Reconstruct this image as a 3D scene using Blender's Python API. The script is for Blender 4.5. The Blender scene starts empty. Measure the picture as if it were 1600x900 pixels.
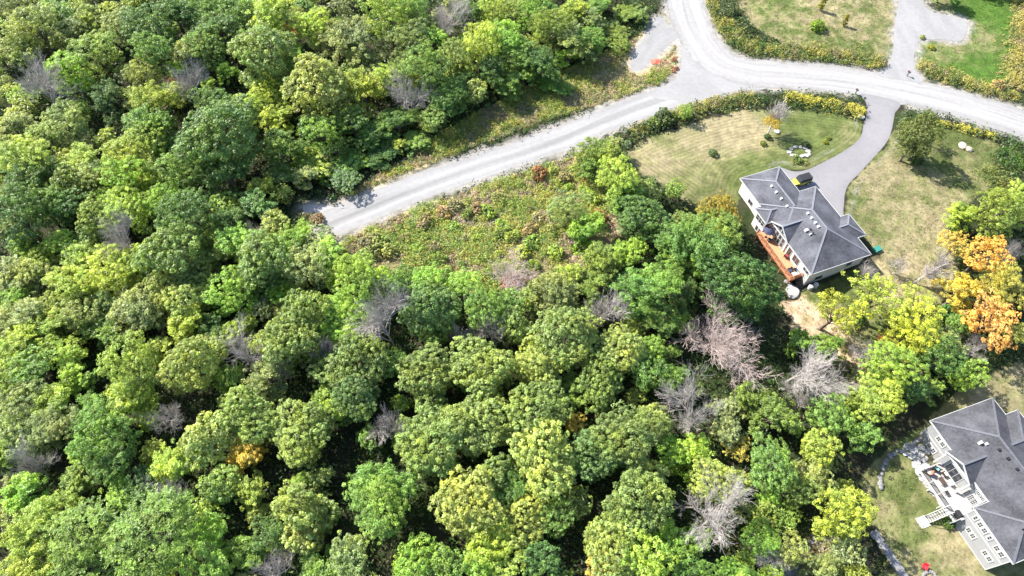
import bpy, math, random
import numpy as np
from mathutils import Vector, Matrix, geometry

# ------------------------------------------------------------------ camera, sky, sun, exposure
scene = bpy.context.scene
COL = scene.collection
IMG_W, IMG_H, FOC = 1600, 900, 1050.0          # focal length in photo pixels
CAM_H, PITCH = 95.0, math.radians(57.0)        # drone height above the street, tilt below the horizon
cam_data = bpy.data.cameras.new('drone_camera')
cam_data.sensor_width = 36.0
cam_data.lens = FOC / IMG_W * 36.0
cam_data.clip_start = 0.5
cam_data.clip_end = 6000.0
cam = bpy.data.objects.new('drone_camera', cam_data)
COL.objects.link(cam)
cam.location = (0, 0, CAM_H)
cam.rotation_euler = (math.pi / 2 - PITCH, 0, 0)
scene.camera = cam

SUN_EL = math.radians(42.0)
SHADOW_AZ = math.radians(-33.0)                # shadows fall to the right and toward the camera
sun_vec = Vector((-math.cos(SHADOW_AZ) * math.cos(SUN_EL), -math.sin(SHADOW_AZ) * math.cos(SUN_EL), math.sin(SUN_EL)))
world = bpy.data.worlds.new('World')
scene.world = world
world.use_nodes = True
wn = world.node_tree.nodes
wl = world.node_tree.links
sky = wn.new('ShaderNodeTexSky')
sky.sky_type = 'NISHITA'
sky.sun_disc = False
sky.sun_elevation = SUN_EL
sky.sun_rotation = math.atan2(sun_vec.x, sun_vec.y)
sky.air_density = 1.0
sky.dust_density = 1.0
wl.new(sky.outputs[0], wn['Background'].inputs[0])
wn['Background'].inputs[1].default_value = 0.12
sun_data = bpy.data.lights.new('sun', 'SUN')
sun_data.energy = 5.0
sun_data.angle = math.radians(0.53)
sun_data.color = (1.0, 0.95, 0.86)
sun = bpy.data.objects.new('sun', sun_data)
COL.objects.link(sun)
sun.location = (-60, 60, 120)
sun.rotation_euler = sun_vec.to_track_quat('Z', 'Y').to_euler()
scene.view_settings.view_transform = 'Standard'
scene.view_settings.look = 'None'
scene.view_settings.gamma = 1.0
scene.view_settings.use_curve_mapping = False
scene.view_settings.exposure = 1.72

RNG = np.random.default_rng(7)
random.seed(7)

# ------------------------------------------------------------------ small helpers
def unproject(px, py, z=0.0):
    """photo pixel -> world point on the horizontal plane at height z"""
    cp, sp = math.cos(PITCH), math.sin(PITCH)
    dx = px - 800.0
    dv = -(py - 450.0)
    d = Vector((dx, FOC * cp + dv * sp, -FOC * sp + dv * cp))
    t = (z - CAM_H) / d.z
    return Vector((d.x * t, d.y * t, z))

def metres_per_px(px, py, z=0.0):
    p = unproject(px, py, z)
    depth = p.y * math.cos(PITCH) + (CAM_H - z) * math.sin(PITCH)
    return depth / FOC

def smooth(a, b, x):
    t = np.clip((np.asarray(x, float) - a) / (b - a), 0, 1)
    return t * t * (3 - 2 * t)

def _hash(ix, iy, seed):
    h = (ix.astype(np.int64) * 374761393 + iy.astype(np.int64) * 668265263 + seed * 1442695041) & 0x7fffffff
    h = ((h ^ (h >> 13)) * 1274126177) & 0x7fffffff
    return ((h ^ (h >> 16)) & 0xffff) / 65535.0

def vnoise(x, y, scale, seed=0):
    x = np.asarray(x, float) / scale
    y = np.asarray(y, float) / scale
    ix, iy = np.floor(x), np.floor(y)
    fx, fy = x - ix, y - iy
    fx = fx * fx * (3 - 2 * fx)
    fy = fy * fy * (3 - 2 * fy)
    a, b = _hash(ix, iy, seed), _hash(ix + 1, iy, seed)
    c, d = _hash(ix, iy + 1, seed), _hash(ix + 1, iy + 1, seed)
    return (a * (1 - fx) + b * fx) * (1 - fy) + (c * (1 - fx) + d * fx) * fy

def fbm(x, y, scale, seed=0, octaves=4):
    s, a, t = 0, 1.0, 0
    for k in range(octaves):
        s = s + a * vnoise(x, y, scale / 2 ** k, seed + 17 * k)
        t += a
        a *= 0.55
    return s / t

def inside(poly, x, y):
    poly = np.asarray(poly, float)
    r = np.zeros(np.shape(x), bool)
    n = len(poly)
    for i in range(n):
        x0, y0 = poly[i]
        x1, y1 = poly[(i + 1) % n]
        c = (y0 > y) != (y1 > y)
        with np.errstate(divide='ignore', invalid='ignore'):
            xi = (x1 - x0) * (y - y0) / (y1 - y0 + 1e-12) + x0
        r ^= c & (x < xi)
    return r

def seg_dist(line, x, y, closed=False):
    line = np.asarray(line, float)
    d = np.full(np.shape(x), 1e9)
    n = len(line)
    for i in range(n if closed else n - 1):
        a, b = line[i], line[(i + 1) % n]
        ab = b - a
        t = np.clip(((x - a[0]) * ab[0] + (y - a[1]) * ab[1]) / (ab @ ab + 1e-9), 0, 1)
        d = np.minimum(d, np.hypot(x - a[0] - t * ab[0], y - a[1] - t * ab[1]))
    return d

def spline(pts, step=0.5, closed=False):
    """Catmull-Rom resampling of 2-D points at about 'step' metres"""
    P = [np.array(p, float) for p in pts]
    n = len(P)
    out = []
    for i in range(n if closed else n - 1):
        if closed:
            p0, p1, p2, p3 = P[i - 1], P[i], P[(i + 1) % n], P[(i + 2) % n]
        else:
            p1, p2 = P[i], P[i + 1]
            p0 = P[i - 1] if i else 2 * p1 - p2
            p3 = P[i + 2] if i + 2 < n else 2 * p2 - p1
        k = max(2, int(np.linalg.norm(p2 - p1) / step))
        for j in range(k):
            t = j / k
            out.append(0.5 * ((2 * p1) + (-p0 + p2) * t + (2 * p0 - 5 * p1 + 4 * p2 - p3) * t * t + (-p0 + 3 * p1 - 3 * p2 + p3) * t ** 3))
    if not closed:
        out.append(P[-1])
    return np.array(out)

def gpoly(pxs, z=0.0):
    return np.array([unproject(x, y, z)[:2] for x, y in pxs])

def tag(o, label=None, cat=None, group=None, kind=None):
    if label: o['label'] = label
    if cat: o['category'] = cat
    if group: o['group'] = group
    if kind: o['kind'] = kind
    return o

def link(name, mesh, mat=None, parent=None, loc=None):
    o = bpy.data.objects.new(name, mesh)
    COL.objects.link(o)
    if mat is not None and mesh is not None and len(mesh.materials) == 0:
        mesh.materials.append(mat)
    if parent is not None:
        o.parent = parent
    if loc is not None:
        o.location = loc
    return o

def empty(name, loc=(0, 0, 0), rz=0.0):
    o = bpy.data.objects.new(name, None)
    COL.objects.link(o)
    o.location = loc
    o.rotation_euler = (0, 0, rz)
    o.empty_display_size = 0.3
    return o

def mesh_np(name, V, F, attrs=None, smooth_shade=False):
    """mesh from numpy arrays; F is (n,3) or (n,4); attrs: name -> (n_vert,) floats or (n_vert,3) colours"""
    V = np.asarray(V, np.float32)
    F = np.asarray(F, np.int32)
    me = bpy.data.meshes.new(name)
    nf, k = F.shape
    me.vertices.add(len(V))
    me.vertices.foreach_set('co', V.ravel())
    me.loops.add(nf * k)
    me.loops.foreach_set('vertex_index', F.ravel())
    me.polygons.add(nf)
    me.polygons.foreach_set('loop_start', np.arange(nf, dtype=np.int32) * k)
    me.polygons.foreach_set('loop_total', np.full(nf, k, np.int32))
    if smooth_shade:
        me.polygons.foreach_set('use_smooth', np.ones(nf, bool))
    for an, av in (attrs or {}).items():
        av = np.asarray(av, np.float32)
        if av.ndim == 1:
            me.attributes.new(an, 'FLOAT', 'POINT').data.foreach_set('value', av)
        else:
            c = np.ones((len(V), 4), np.float32)
            c[:, :3] = av
            me.attributes.new(an, 'FLOAT_COLOR', 'POINT').data.foreach_set('color', c.ravel())
    me.update()
    me.validate()
    return me

class MB:
    """collects polygons, builds ONE mesh object"""
    def __init__(self):
        self.v, self.f = [], []
    def poly(self, verts, faces):
        o = len(self.v)
        self.v += [tuple(p) for p in verts]
        self.f += [tuple(i + o for i in f) for f in faces]
    def box(self, x0, x1, y0, y1, z0, z1):
        self.poly([(x0, y0, z0), (x1, y0, z0), (x1, y1, z0), (x0, y1, z0), (x0, y0, z1), (x1, y0, z1), (x1, y1, z1), (x0, y1, z1)],
                  [(3, 2, 1, 0), (4, 5, 6, 7), (0, 1, 5, 4), (1, 2, 6, 5), (2, 3, 7, 6), (3, 0, 4, 7)])
    def bar(self, a, b, w, h=None, up=(0, 0, 1)):
        h = h or w
        a, b = Vector(a), Vector(b)
        d = (b - a).normalized()
        s = d.cross(Vector(up))
        if s.length < 1e-4:
            s = d.cross(Vector((1, 0, 0)))
        s.normalize()
        t = s.cross(d)
        c = []
        for p in (a, b):
            for i, j in ((-1, -1), (1, -1), (1, 1), (-1, 1)):
                c.append(p + s * (i * w / 2) + t * (j * h / 2))
        self.poly(c, [(3, 2, 1, 0), (4, 5, 6, 7), (0, 1, 5, 4), (1, 2, 6, 5), (2, 3, 7, 6), (3, 0, 4, 7)])
    def tube(self, pts, rads, n=6, cap=True):
        pts = [Vector(p) for p in pts]
        o = len(self.v)
        for i, p in enumerate(pts):
            d = (pts[min(i + 1, len(pts) - 1)] - pts[max(i - 1, 0)]).normalized()
            s = d.cross(Vector((0.31, 0.17, 0.93)))
            if s.length < 1e-3:
                s = d.cross(Vector((1, 0, 0)))
            s.normalize()
            t = s.cross(d)
            for k in range(n):
                a = 2 * math.pi * k / n
                self.v.append(tuple(p + s * (math.cos(a) * rads[i]) + t * (math.sin(a) * rads[i])))
        for i in range(len(pts) - 1):
            for k in range(n):
                q = (k + 1) % n
                self.f.append((o + i * n + k, o + i * n + q, o + (i + 1) * n + q, o + (i + 1) * n + k))
        if cap:
            self.f.append(tuple(o + k for k in range(n))[::-1])
            self.f.append(tuple(o + (len(pts) - 1) * n + k for k in range(n)))
    def lathe(self, prof, cx=0, cy=0, n=14):
        """profile of (radius, z)"""
        self.tube([(cx, cy, z) for r, z in prof], [r for r, z in prof], n)
    def build(self, name, mat=None, parent=None, smooth_shade=False, loc=None):
        me = bpy.data.meshes.new(name)
        me.from_pydata(self.v, [], self.f)
        if smooth_shade:
            me.polygons.foreach_set('use_smooth', np.ones(len(me.polygons), bool))
        me.update()
        return link(name, me, mat, parent, loc)

# ------------------------------------------------------------------ materials
def new_mat(name):
    m = bpy.data.materials.new(name)
    m.use_nodes = True
    nt = m.node_tree
    return m, nt, nt.nodes['Principled BSDF'], nt.nodes['Material Output']

def node(nt, typ, **kw):
    n = nt.nodes.new(typ)
    for k, v in kw.items():
        if hasattr(n, k):
            setattr(n, k, v)
        else:
            n.inputs[k].default_value = v
    return n

def simple_mat(name, col, rough=0.7, noise=0.15, scale=6.0, bump=0.0, metallic=0.0, spec=0.3, stretch=(1, 1, 1)):
    m, nt, p, out = new_mat(name)
    p.inputs['Roughness'].default_value = rough
    p.inputs['Metallic'].default_value = metallic
    p.inputs['Specular IOR Level'].default_value = spec
    tc = node(nt, 'ShaderNodeTexCoord')
    mp = node(nt, 'ShaderNodeMapping')
    mp.inputs['Scale'].default_value = stretch
    nt.links.new(tc.outputs['Object'], mp.inputs[0])
    nz = node(nt, 'ShaderNodeTexNoise', Scale=scale, Detail=5.0, Roughness=0.65)
    nt.links.new(mp.outputs[0], nz.inputs['Vector'])
    mr = node(nt, 'ShaderNodeMapRange')
    mr.inputs['From Min'].default_value = 0.3
    mr.inputs['From Max'].default_value = 0.7
    mr.inputs['To Min'].default_value = 1 - noise
    mr.inputs['To Max'].default_value = 1 + noise
    nt.links.new(nz.outputs[0], mr.inputs[0])
    mx = node(nt, 'ShaderNodeVectorMath', operation='MULTIPLY')
    mx.inputs[0].default_value = col
    nt.links.new(mr.outputs[0], mx.inputs[1])
    nt.links.new(mx.outputs[0], p.inputs['Base Color'])
    if bump:
        b = node(nt, 'ShaderNodeBump', Strength=bump, Distance=0.05)
        nt.links.new(nz.outputs[0], b.inputs['Height'])
        nt.links.new(b.outputs[0], p.inputs['Normal'])
    return m

def ground_mat(name, grain=5.0, amp=0.35, bump=0.6, mow=False, rough=0.95, bdist=0.12):
    """vertex-colour ground with multi-scale grain"""
    m, nt, p, out = new_mat(name)
    p.inputs['Roughness'].default_value = rough
    p.inputs['Specular IOR Level'].default_value = 0.1
    at = node(nt, 'ShaderNodeAttribute', attribute_name='Col')
    tc = node(nt, 'ShaderNodeTexCoord')
    n1 = node(nt, 'ShaderNodeTexNoise', Scale=grain, Detail=6.0, Roughness=0.75)
    n2 = node(nt, 'ShaderNodeTexNoise', Scale=grain * 0.23, Detail=4.0, Roughness=0.6)
    nt.links.new(tc.outputs['Object'], n1.inputs['Vector'])
    nt.links.new(tc.outputs['Object'], n2.inputs['Vector'])
    add = node(nt, 'ShaderNodeMath', operation='ADD')
    nt.links.new(n1.outputs[0], add.inputs[0])
    nt.links.new(n2.outputs[0], add.inputs[1])
    mr = node(nt, 'ShaderNodeMapRange')
    mr.inputs['From Min'].default_value = 0.65
    mr.inputs['From Max'].default_value = 1.35
    mr.inputs['To Min'].default_value = 1 - amp
    mr.inputs['To Max'].default_value = 1 + amp
    nt.links.new(add.outputs[0], mr.inputs[0])
    val = mr.outputs[0]
    if mow:
        md = node(nt, 'ShaderNodeAttribute', attribute_name='mowdist')
        mk = node(nt, 'ShaderNodeAttribute', attribute_name='mowmask')
        w = node(nt, 'ShaderNodeMath', operation='MULTIPLY')
        w.inputs[1].default_value = 2 * math.pi / 0.8
        nt.links.new(md.outputs['Fac'], w.inputs[0])
        wob = node(nt, 'ShaderNodeMath', operation='MULTIPLY_ADD')
        wob.inputs[1].default_value = 3.5
        nt.links.new(n2.outputs[0], wob.inputs[0])
        nt.links.new(w.outputs[0], wob.inputs[2])
        sn = node(nt, 'ShaderNodeMath', operation='SINE')
        nt.links.new(wob.outputs[0], sn.inputs[0])
        mm = node(nt, 'ShaderNodeMath', operation='MULTIPLY')
        nt.links.new(sn.outputs[0], mm.inputs[0])
        nt.links.new(mk.outputs['Fac'], mm.inputs[1])
        ma = node(nt, 'ShaderNodeMath', operation='MULTIPLY_ADD')
        ma.inputs[1].default_value = 0.12
        ma.inputs[2].default_value = 1.0
        nt.links.new(mm.outputs[0], ma.inputs[0])
        mu = node(nt, 'ShaderNodeMath', operation='MULTIPLY')
        nt.links.new(ma.outputs[0], mu.inputs[0])
        nt.links.new(val, mu.inputs[1])
        val = mu.outputs[0]
    mx = node(nt, 'ShaderNodeVectorMath', operation='MULTIPLY')
    nt.links.new(at.outputs['Color'], mx.inputs[0])
    nt.links.new(val, mx.inputs[1])
    nt.links.new(mx.outputs[0], p.inputs['Base Color'])
    b = node(nt, 'ShaderNodeBump', Strength=bump, Distance=bdist)
    nt.links.new(n1.outputs[0], b.inputs['Height'])
    nt.links.new(b.outputs[0], p.inputs['Normal'])
    return m

def leaf_mat(name, source):
    """foliage: object colour or vertex colour, varied per leaf, partly translucent"""
    m, nt, p, out = new_mat(name)
    p.inputs['Roughness'].default_value = 0.45
    p.inputs['Specular IOR Level'].default_value = 0.28
    if source == 'object':
        src = node(nt, 'ShaderNodeObjectInfo')
        col = src.outputs['Color']
        v = node(nt, 'ShaderNodeAttribute', attribute_name='val')
        h = node(nt, 'ShaderNodeAttribute', attribute_name='hue')
        yel = node(nt, 'ShaderNodeVectorMath', operation='MULTIPLY')
        yel.inputs[1].default_value = (1.28, 1.13, 0.72)
        nt.links.new(col, yel.inputs[0])
        mix = node(nt, 'ShaderNodeMix', data_type='VECTOR')
        nt.links.new(h.outputs['Fac'], mix.inputs['Factor'])
        nt.links.new(col, mix.inputs[4])
        nt.links.new(yel.outputs[0], mix.inputs[5])
        mu = node(nt, 'ShaderNodeVectorMath', operation='MULTIPLY')
        nt.links.new(mix.outputs[1], mu.inputs[0])
        nt.links.new(v.outputs['Fac'], mu.inputs[1])
        res = mu.outputs[0]
    else:
        src = node(nt, 'ShaderNodeAttribute', attribute_name='Col')
        res = src.outputs['Color']
    nt.links.new(res, p.inputs['Base Color'])
    tr = node(nt, 'ShaderNodeBsdfTranslucent')
    tcol = node(nt, 'ShaderNodeVectorMath', operation='MULTIPLY')
    tcol.inputs[1].default_value = (1.25, 1.2, 0.6)
    nt.links.new(res, tcol.inputs[0])
    nt.links.new(tcol.outputs[0], tr.inputs[0])
    ms = node(nt, 'ShaderNodeMixShader')
    ms.inputs[0].default_value = 0.4
    nt.links.new(p.outputs[0], ms.inputs[1])
    nt.links.new(tr.outputs[0], ms.inputs[2])
    nt.links.new(ms.outputs[0], out.inputs['Surface'])
    return m

def roof_mat(name, col):
    m, nt, p, out = new_mat(name)
    p.inputs['Roughness'].default_value = 0.95
    p.inputs['Specular IOR Level'].default_value = 0.1
    tc = node(nt, 'ShaderNodeTexCoord')
    br = node(nt, 'ShaderNodeTexNoise', Scale=2.8, Detail=6.0, Roughness=0.85)
    n2 = node(nt, 'ShaderNodeTexNoise', Scale=0.35, Detail=3.0)
    nt.links.new(tc.outputs['Object'], br.inputs['Vector'])
    nt.links.new(tc.outputs['Object'], n2.inputs['Vector'])
    sep = node(nt, 'ShaderNodeSeparateXYZ')
    nt.links.new(tc.outputs['Object'], sep.inputs[0])
    wv = node(nt, 'ShaderNodeMath', operation='MULTIPLY')
    wv.inputs[1].default_value = 1 / 0.062          # courses, one every 6 cm of height
    nt.links.new(sep.outputs['Z'], wv.inputs[0])
    fr = node(nt, 'ShaderNodeMath', operation='FRACT')
    nt.links.new(wv.outputs[0], fr.inputs[0])
    s = node(nt, 'ShaderNodeMath', operation='ADD')
    nt.links.new(br.outputs[0], s.inputs[0])
    nt.links.new(n2.outputs[0], s.inputs[1])
    mr = node(nt, 'ShaderNodeMapRange')
    mr.inputs['From Min'].default_value = 0.7
    mr.inputs['From Max'].default_value = 1.3
    mr.inputs['To Min'].default_value = 0.5
    mr.inputs['To Max'].default_value = 1.55
    nt.links.new(s.outputs[0], mr.inputs[0])
    mx = node(nt, 'ShaderNodeVectorMath', operation='MULTIPLY')
    mx.inputs[0].default_value = col
    nt.links.new(mr.outputs[0], mx.inputs[1])
    nt.links.new(mx.outputs[0], p.inputs['Base Color'])
    b = node(nt, 'ShaderNodeBump', Strength=0.5, Distance=0.012)
    nt.links.new(fr.outputs[0], b.inputs['Height'])
    nt.links.new(b.outputs[0], p.inputs['Normal'])
    return m

def siding_mat(name, col, pitch=0.15):
    m, nt, p, out = new_mat(name)
    p.inputs['Roughness'].default_value = 0.6
    tc = node(nt, 'ShaderNodeTexCoord')
    sep = node(nt, 'ShaderNodeSeparateXYZ')
    nt.links.new(tc.outputs['Object'], sep.inputs[0])
    wv = node(nt, 'ShaderNodeMath', operation='MULTIPLY')
    wv.inputs[1].default_value = 1 / pitch
    nt.links.new(sep.outputs['Z'], wv.inputs[0])
    fr = node(nt, 'ShaderNodeMath', operation='FRACT')
    nt.links.new(wv.outputs[0], fr.inputs[0])
    nz = node(nt, 'ShaderNodeTexNoise', Scale=1.2, Detail=5.0)
    nt.links.new(tc.outputs['Object'], nz.inputs['Vector'])
    mr = node(nt, 'ShaderNodeMapRange')
    mr.inputs['To Min'].default_value = 0.86
    mr.inputs['To Max'].default_value = 1.12
    nt.links.new(nz.outputs[0], mr.inputs[0])
    mx = node(nt, 'ShaderNodeVectorMath', operation='MULTIPLY')
    mx.inputs[0].default_value = col
    nt.links.new(mr.outputs[0], mx.inputs[1])
    nt.links.new(mx.outputs[0], p.inputs['Base Color'])
    b = node(nt, 'ShaderNodeBump', Strength=0.6, Distance=0.02)
    nt.links.new(fr.outputs[0], b.inputs['Height'])
    nt.links.new(b.outputs[0], p.inputs['Normal'])
    return m

M = {
    'leaf': leaf_mat('leaf', 'object'),
    'weeds': leaf_mat('weeds', 'vertex'),
    'ground': ground_mat('ground', grain=2.2, amp=0.55, bump=0.8, mow=True),
    'gravel': ground_mat('gravel', grain=5.0, amp=0.12, bump=0.35, bdist=0.04),
    'asphalt': ground_mat('asphalt', grain=6.0, amp=0.09, bump=0.2, bdist=0.03),
    'bark': simple_mat('bark', (0.12, 0.095, 0.075), 0.9, 0.35, 3.0, 0.6, stretch=(1, 1, 0.3)),
    'dead_wood': simple_mat('dead_wood', (0.36, 0.325, 0.30), 0.85, 0.25, 2.0),
    'pink_wood': simple_mat('pink_wood', (0.35, 0.28, 0.255), 0.85, 0.25, 2.0),
    'roof_a': roof_mat('roof_shingle_blue_grey', (0.070, 0.072, 0.083)),
    'roof_b': roof_mat('roof_shingle_grey', (0.058, 0.059, 0.066)),
    'cap': simple_mat('ridge_cap', (0.13, 0.134, 0.155), 0.85, 0.15, 5.0),
    'cap_b': simple_mat('ridge_cap_dark', (0.085, 0.087, 0.10), 0.85, 0.25, 5.0),
    'cream': siding_mat('cream_siding', (0.60, 0.575, 0.53)),
    'grey_siding': siding_mat('grey_siding', (0.25, 0.25, 0.253)),
    'stone_veneer': simple_mat('stone_veneer', (0.22, 0.21, 0.2), 0.9, 0.5, 2.5, 0.8),
    'white': simple_mat('white_paint', (0.37, 0.37, 0.365), 0.5, 0.05, 3.0),
    'glass': simple_mat('window_glass', (0.03, 0.034, 0.04), 0.1, 0.2, 1.0, spec=0.6),
    'metal': simple_mat('galvanised', (0.55, 0.55, 0.56), 0.45, 0.1, 6.0, metallic=0.3),
    'black': simple_mat('black', (0.02, 0.02, 0.022), 0.5, 0.2, 4.0),
    'red_deck': simple_mat('red_cedar_deck', (0.40, 0.19, 0.10), 0.7, 0.3, 3.0, 0.2, stretch=(7, 1, 1)),
    'red_rail': simple_mat('red_cedar_rail', (0.28, 0.115, 0.06), 0.7, 0.3, 3.0),
    'pale_deck': simple_mat('pale_composite_deck', (0.29, 0.275, 0.265), 0.65, 0.1, 3.0, 0.2, stretch=(7, 1, 1)),
    'stone': simple_mat('limestone', (0.16, 0.157, 0.16), 0.9, 0.35, 2.2, 0.7),
    'white_stone': simple_mat('white_limestone', (0.27, 0.265, 0.26), 0.9, 0.35, 2.2, 0.6),
    'tan_stone': simple_mat('tan_boulder', (0.34, 0.28, 0.21), 0.9, 0.25, 2.2, 0.6),
    'concrete': simple_mat('concrete', (0.38, 0.37, 0.36), 0.85, 0.15, 2.0),
    'yellow': simple_mat('yellow_paint', (0.36, 0.34, 0.05), 0.35, 0.08, 2.0, spec=0.5),
    'tyre': simple_mat('tyre_rubber', (0.018, 0.018, 0.018), 0.8, 0.1, 4.0),
    'red': simple_mat('red_plastic', (0.55, 0.03, 0.04), 0.45, 0.1, 4.0),
    'red_cloth': simple_mat('red_cloth', (0.65, 0.10, 0.07), 0.8, 0.15, 6.0),
    'teal': simple_mat('teal_plastic', (0.03, 0.16, 0.12), 0.5, 0.1, 4.0),
    'aqua': simple_mat('aqua_fabric', (0.15, 0.55, 0.5), 0.8, 0.1, 4.0),
    'navy': simple_mat('navy_fabric', (0.03, 0.035, 0.07), 0.8, 0.15, 4.0),
    'beige': simple_mat('beige_cushion', (0.5, 0.47, 0.42), 0.8, 0.1, 4.0),
    'dark_brown': simple_mat('dark_wicker', (0.05, 0.035, 0.03), 0.75, 0.2, 8.0),
}
# ------------------------------------------------------------------ house frames (local x runs front-ward, local y runs along the house)
H1_O, H1_ROT = (49.52, 62.41), math.atan2(0.34880, 0.93720)
H2_O, H2_ROT = (64.64, 17.37), math.atan2(0.32421, 0.94599)
def h1w(u, v):
    c, s = math.cos(H1_ROT), math.sin(H1_ROT)
    return (H1_O[0] + v * c - u * s, H1_O[1] + v * s + u * c)
def h2w(u, v):
    c, s = math.cos(H2_ROT), math.sin(H2_ROT)
    return (H2_O[0] + v * c - u * s, H2_O[1] + v * s + u * c)

# ------------------------------------------------------------------ road layout
MAIN_C = spline(gpoly([(1058, -60), (1066, -20), (1075, 20), (1092, 60), (1122, 96), (1170, 113), (1240, 118), (1320, 125), (1400, 140), (1480, 158), (1550, 178), (1620, 202), (1700, 232), (1800, 270)]), 0.6)
SIDE_C = spline(gpoly([(1140, 116), (1085, 138), (1020, 160), (950, 186), (868, 220), (740, 262), (640, 298), (560, 331), (514, 350)]), 0.6)
TRACK_C = spline(gpoly([(545, 334), (512, 328), (488, 325), (474, 328)]), 0.5)
DRIVE1 = spline(gpoly([(1345, 146), (1353, 160), (1354, 176), (1350, 192), (1343, 216), (1317, 237), (1285, 254), (1262, 265), (1240, 268), (1220, 262), (1208, 270), (1212, 300), (1260, 330), (1312, 342), (1318, 325), (1320, 304), (1327, 287), (1350, 263), (1384, 224), (1393, 203), (1398, 178), (1404, 160)]), 0.5, True)
DRIVE2 = spline(gpoly([(1408, -50), (1404, 0), (1398, 40), (1395, 80), (1389, 103), (1372, 118), (1440, 128), (1429, 108), (1428, 92), (1431, 74), (1440, 63), (1470, 62), (1503, 63), (1511, 35), (1492, 27), (1466, 21), (1449, 14), (1443, 0), (1440, -50)]), 0.5, True)
c7 = lambda l: [(960 + x / 5.0, y / 5.0) for x, y in l]
PATCH = spline(gpoly(c7([(340, 130), (420, 190), (500, 280), (440, 335), (375, 395), (300, 460), (230, 530), (150, 552), (130, 480), (200, 350), (275, 230)])), 0.5, True)
JUNC = spline(gpoly(c7([(470, 240), (520, 330), (525, 440), (490, 600), (360, 690), (300, 760), (600, 790), (800, 745), (1000, 700), (1180, 690), (1250, 560), (900, 430), (650, 250)])), 0.5, True)
MAIN_W, SIDE_W, TRACK_W = 4.4, 3.25, 0.8

def road_dist_exact(x, y):
    """distance to the edge of any road surface (negative inside)"""
    d = seg_dist(MAIN_C[::5], x, y) - MAIN_W
    d = np.minimum(d, seg_dist(SIDE_C[::8], x, y) - SIDE_W)
    d = np.minimum(d, seg_dist(TRACK_C[::3], x, y) - TRACK_W)
    for P in (DRIVE1, DRIVE2, PATCH, JUNC):
        e = seg_dist(P[::3], x, y, True)
        d = np.minimum(d, np.where(inside(P[::3], x, y), -e, e))
    return d

# ------------------------------------------------------------------ terrain height: street level 0, ground falling away behind the houses
_ctl = [(*h1w(0, -2), -1.5), (*h1w(6, -2), -1.5), (*h1w(12, -2), -1.4), (*h1w(20, -2), -0.8), (*h1w(-3, 3), -1.0), (*h1w(-3, 11), -0.2), (*h1w(6, 15), 0), (*h1w(25, 4), 0),
        (*h1w(-8, -6), -1.9), (*h2w(0, -2), -3.2), (*h2w(5, -2), -3.2), (*h2w(9, -3), -3.2), (*h2w(12, -3), -2.9), (*h2w(15, -1), -2.2), (*h2w(19, 1), -1.2), (*h2w(22, 6), -0.8), (*h2w(21, 15), -0.2),
        (*h2w(-6, -3), -3.3), (*h2w(-6, 8), -1.8), (*h2w(4, -9), -3.3), (*h2w(12, -9), -3.1)]
for px, py, z in [(1300, 545, -2.1), (1390, 870, -3.5), (1270, 870, -3.9), (1360, 760, -3.1), (1250, 700, -2.8), (800, 800, -2.6), (400, 800, -2.0), (200, 600, -1.5), (600, 550, -1.2), (900, 600, -1.8),
                  (1100, 600, -2.2), (100, 300, -0.4), (300, 100, 0.3), (700, 50, 0.3), (0, 450, -1.0), (700, 400, -0.5), (950, 350, -0.6), (1100, 270, 0.1), (1000, 240, 0.2), (1300, 50, 0.25), (1500, 100, 0.2),
                  (1500, 250, 0.1), (1450, 330, 0), (1550, 420, -0.3), (1590, 560, -0.5), (600, 900, -2.6), (0, 900, -2.0), (300, 420, -0.9), (850, 150, 0.2), (1100, 800, -3.2)]:
    p = unproject(px, py)
    _ctl.append((p.x, p.y, z))
CTL = np.array(_ctl)
gx = np.concatenate([-np.geomspace(3200, 135, 14)[:-1], np.arange(-134, 142, 0.55), np.geomspace(142.5, 3200, 14)])
gy = np.concatenate([-np.geomspace(3000, 12, 14), np.arange(-8, 2, 2.0), np.arange(2, 166, 0.55), np.geomspace(167, 3400, 14)])
GX, GY = np.meshgrid(gx, gy)
X, Y = GX.ravel(), GY.ravel()
RD = road_dist_exact(X, Y)
def _terrain_exact():
    out = np.zeros(len(X))
    for a in range(0, len(X), 40000):
        xs, ys = X[a:a + 40000], Y[a:a + 40000]
        w = 1.0 / (((xs[:, None] - CTL[:, 0]) ** 2 + (ys[:, None] - CTL[:, 1]) ** 2) + 4.0) ** 1.7
        z = (w * CTL[:, 2]).sum(1) / w.sum(1)
        rd = RD[a:a + 40000]
        rough = (fbm(xs, ys, 6.0, 3, 3) - 0.5) * 0.35
        out[a:a + 40000] = (z + rough * smooth(2, 8, rd)) * smooth(0.8, 9, rd)
    return out
Z = _terrain_exact()
Z2, RD2 = Z.reshape(len(gy), len(gx)), RD.reshape(len(gy), len(gx))
def bilinear(G, x, y):
    x = np.asarray(x, float); y = np.asarray(y, float)
    i = np.clip(np.searchsorted(gx, x) - 1, 0, len(gx) - 2)
    j = np.clip(np.searchsorted(gy, y) - 1, 0, len(gy) - 2)
    fx = np.clip((x - gx[i]) / (gx[i + 1] - gx[i]), 0, 1)
    fy = np.clip((y - gy[j]) / (gy[j + 1] - gy[j]), 0, 1)
    return (G[j, i] * (1 - fx) + G[j, i + 1] * fx) * (1 - fy) + (G[j + 1, i] * (1 - fx) + G[j + 1, i + 1] * fx) * fy
def terrain(x, y): return bilinear(Z2, x, y)
def road_dist(x, y): return bilinear(RD2, x, y)
def tz(x, y): return float(bilinear(Z2, x, y))
def ground_at(px, py):
    z = 0.0
    for _ in range(5):
        p = unproject(px, py, z)
        z = tz(p.x, p.y)
    return Vector((p.x, p.y, z))

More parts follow.
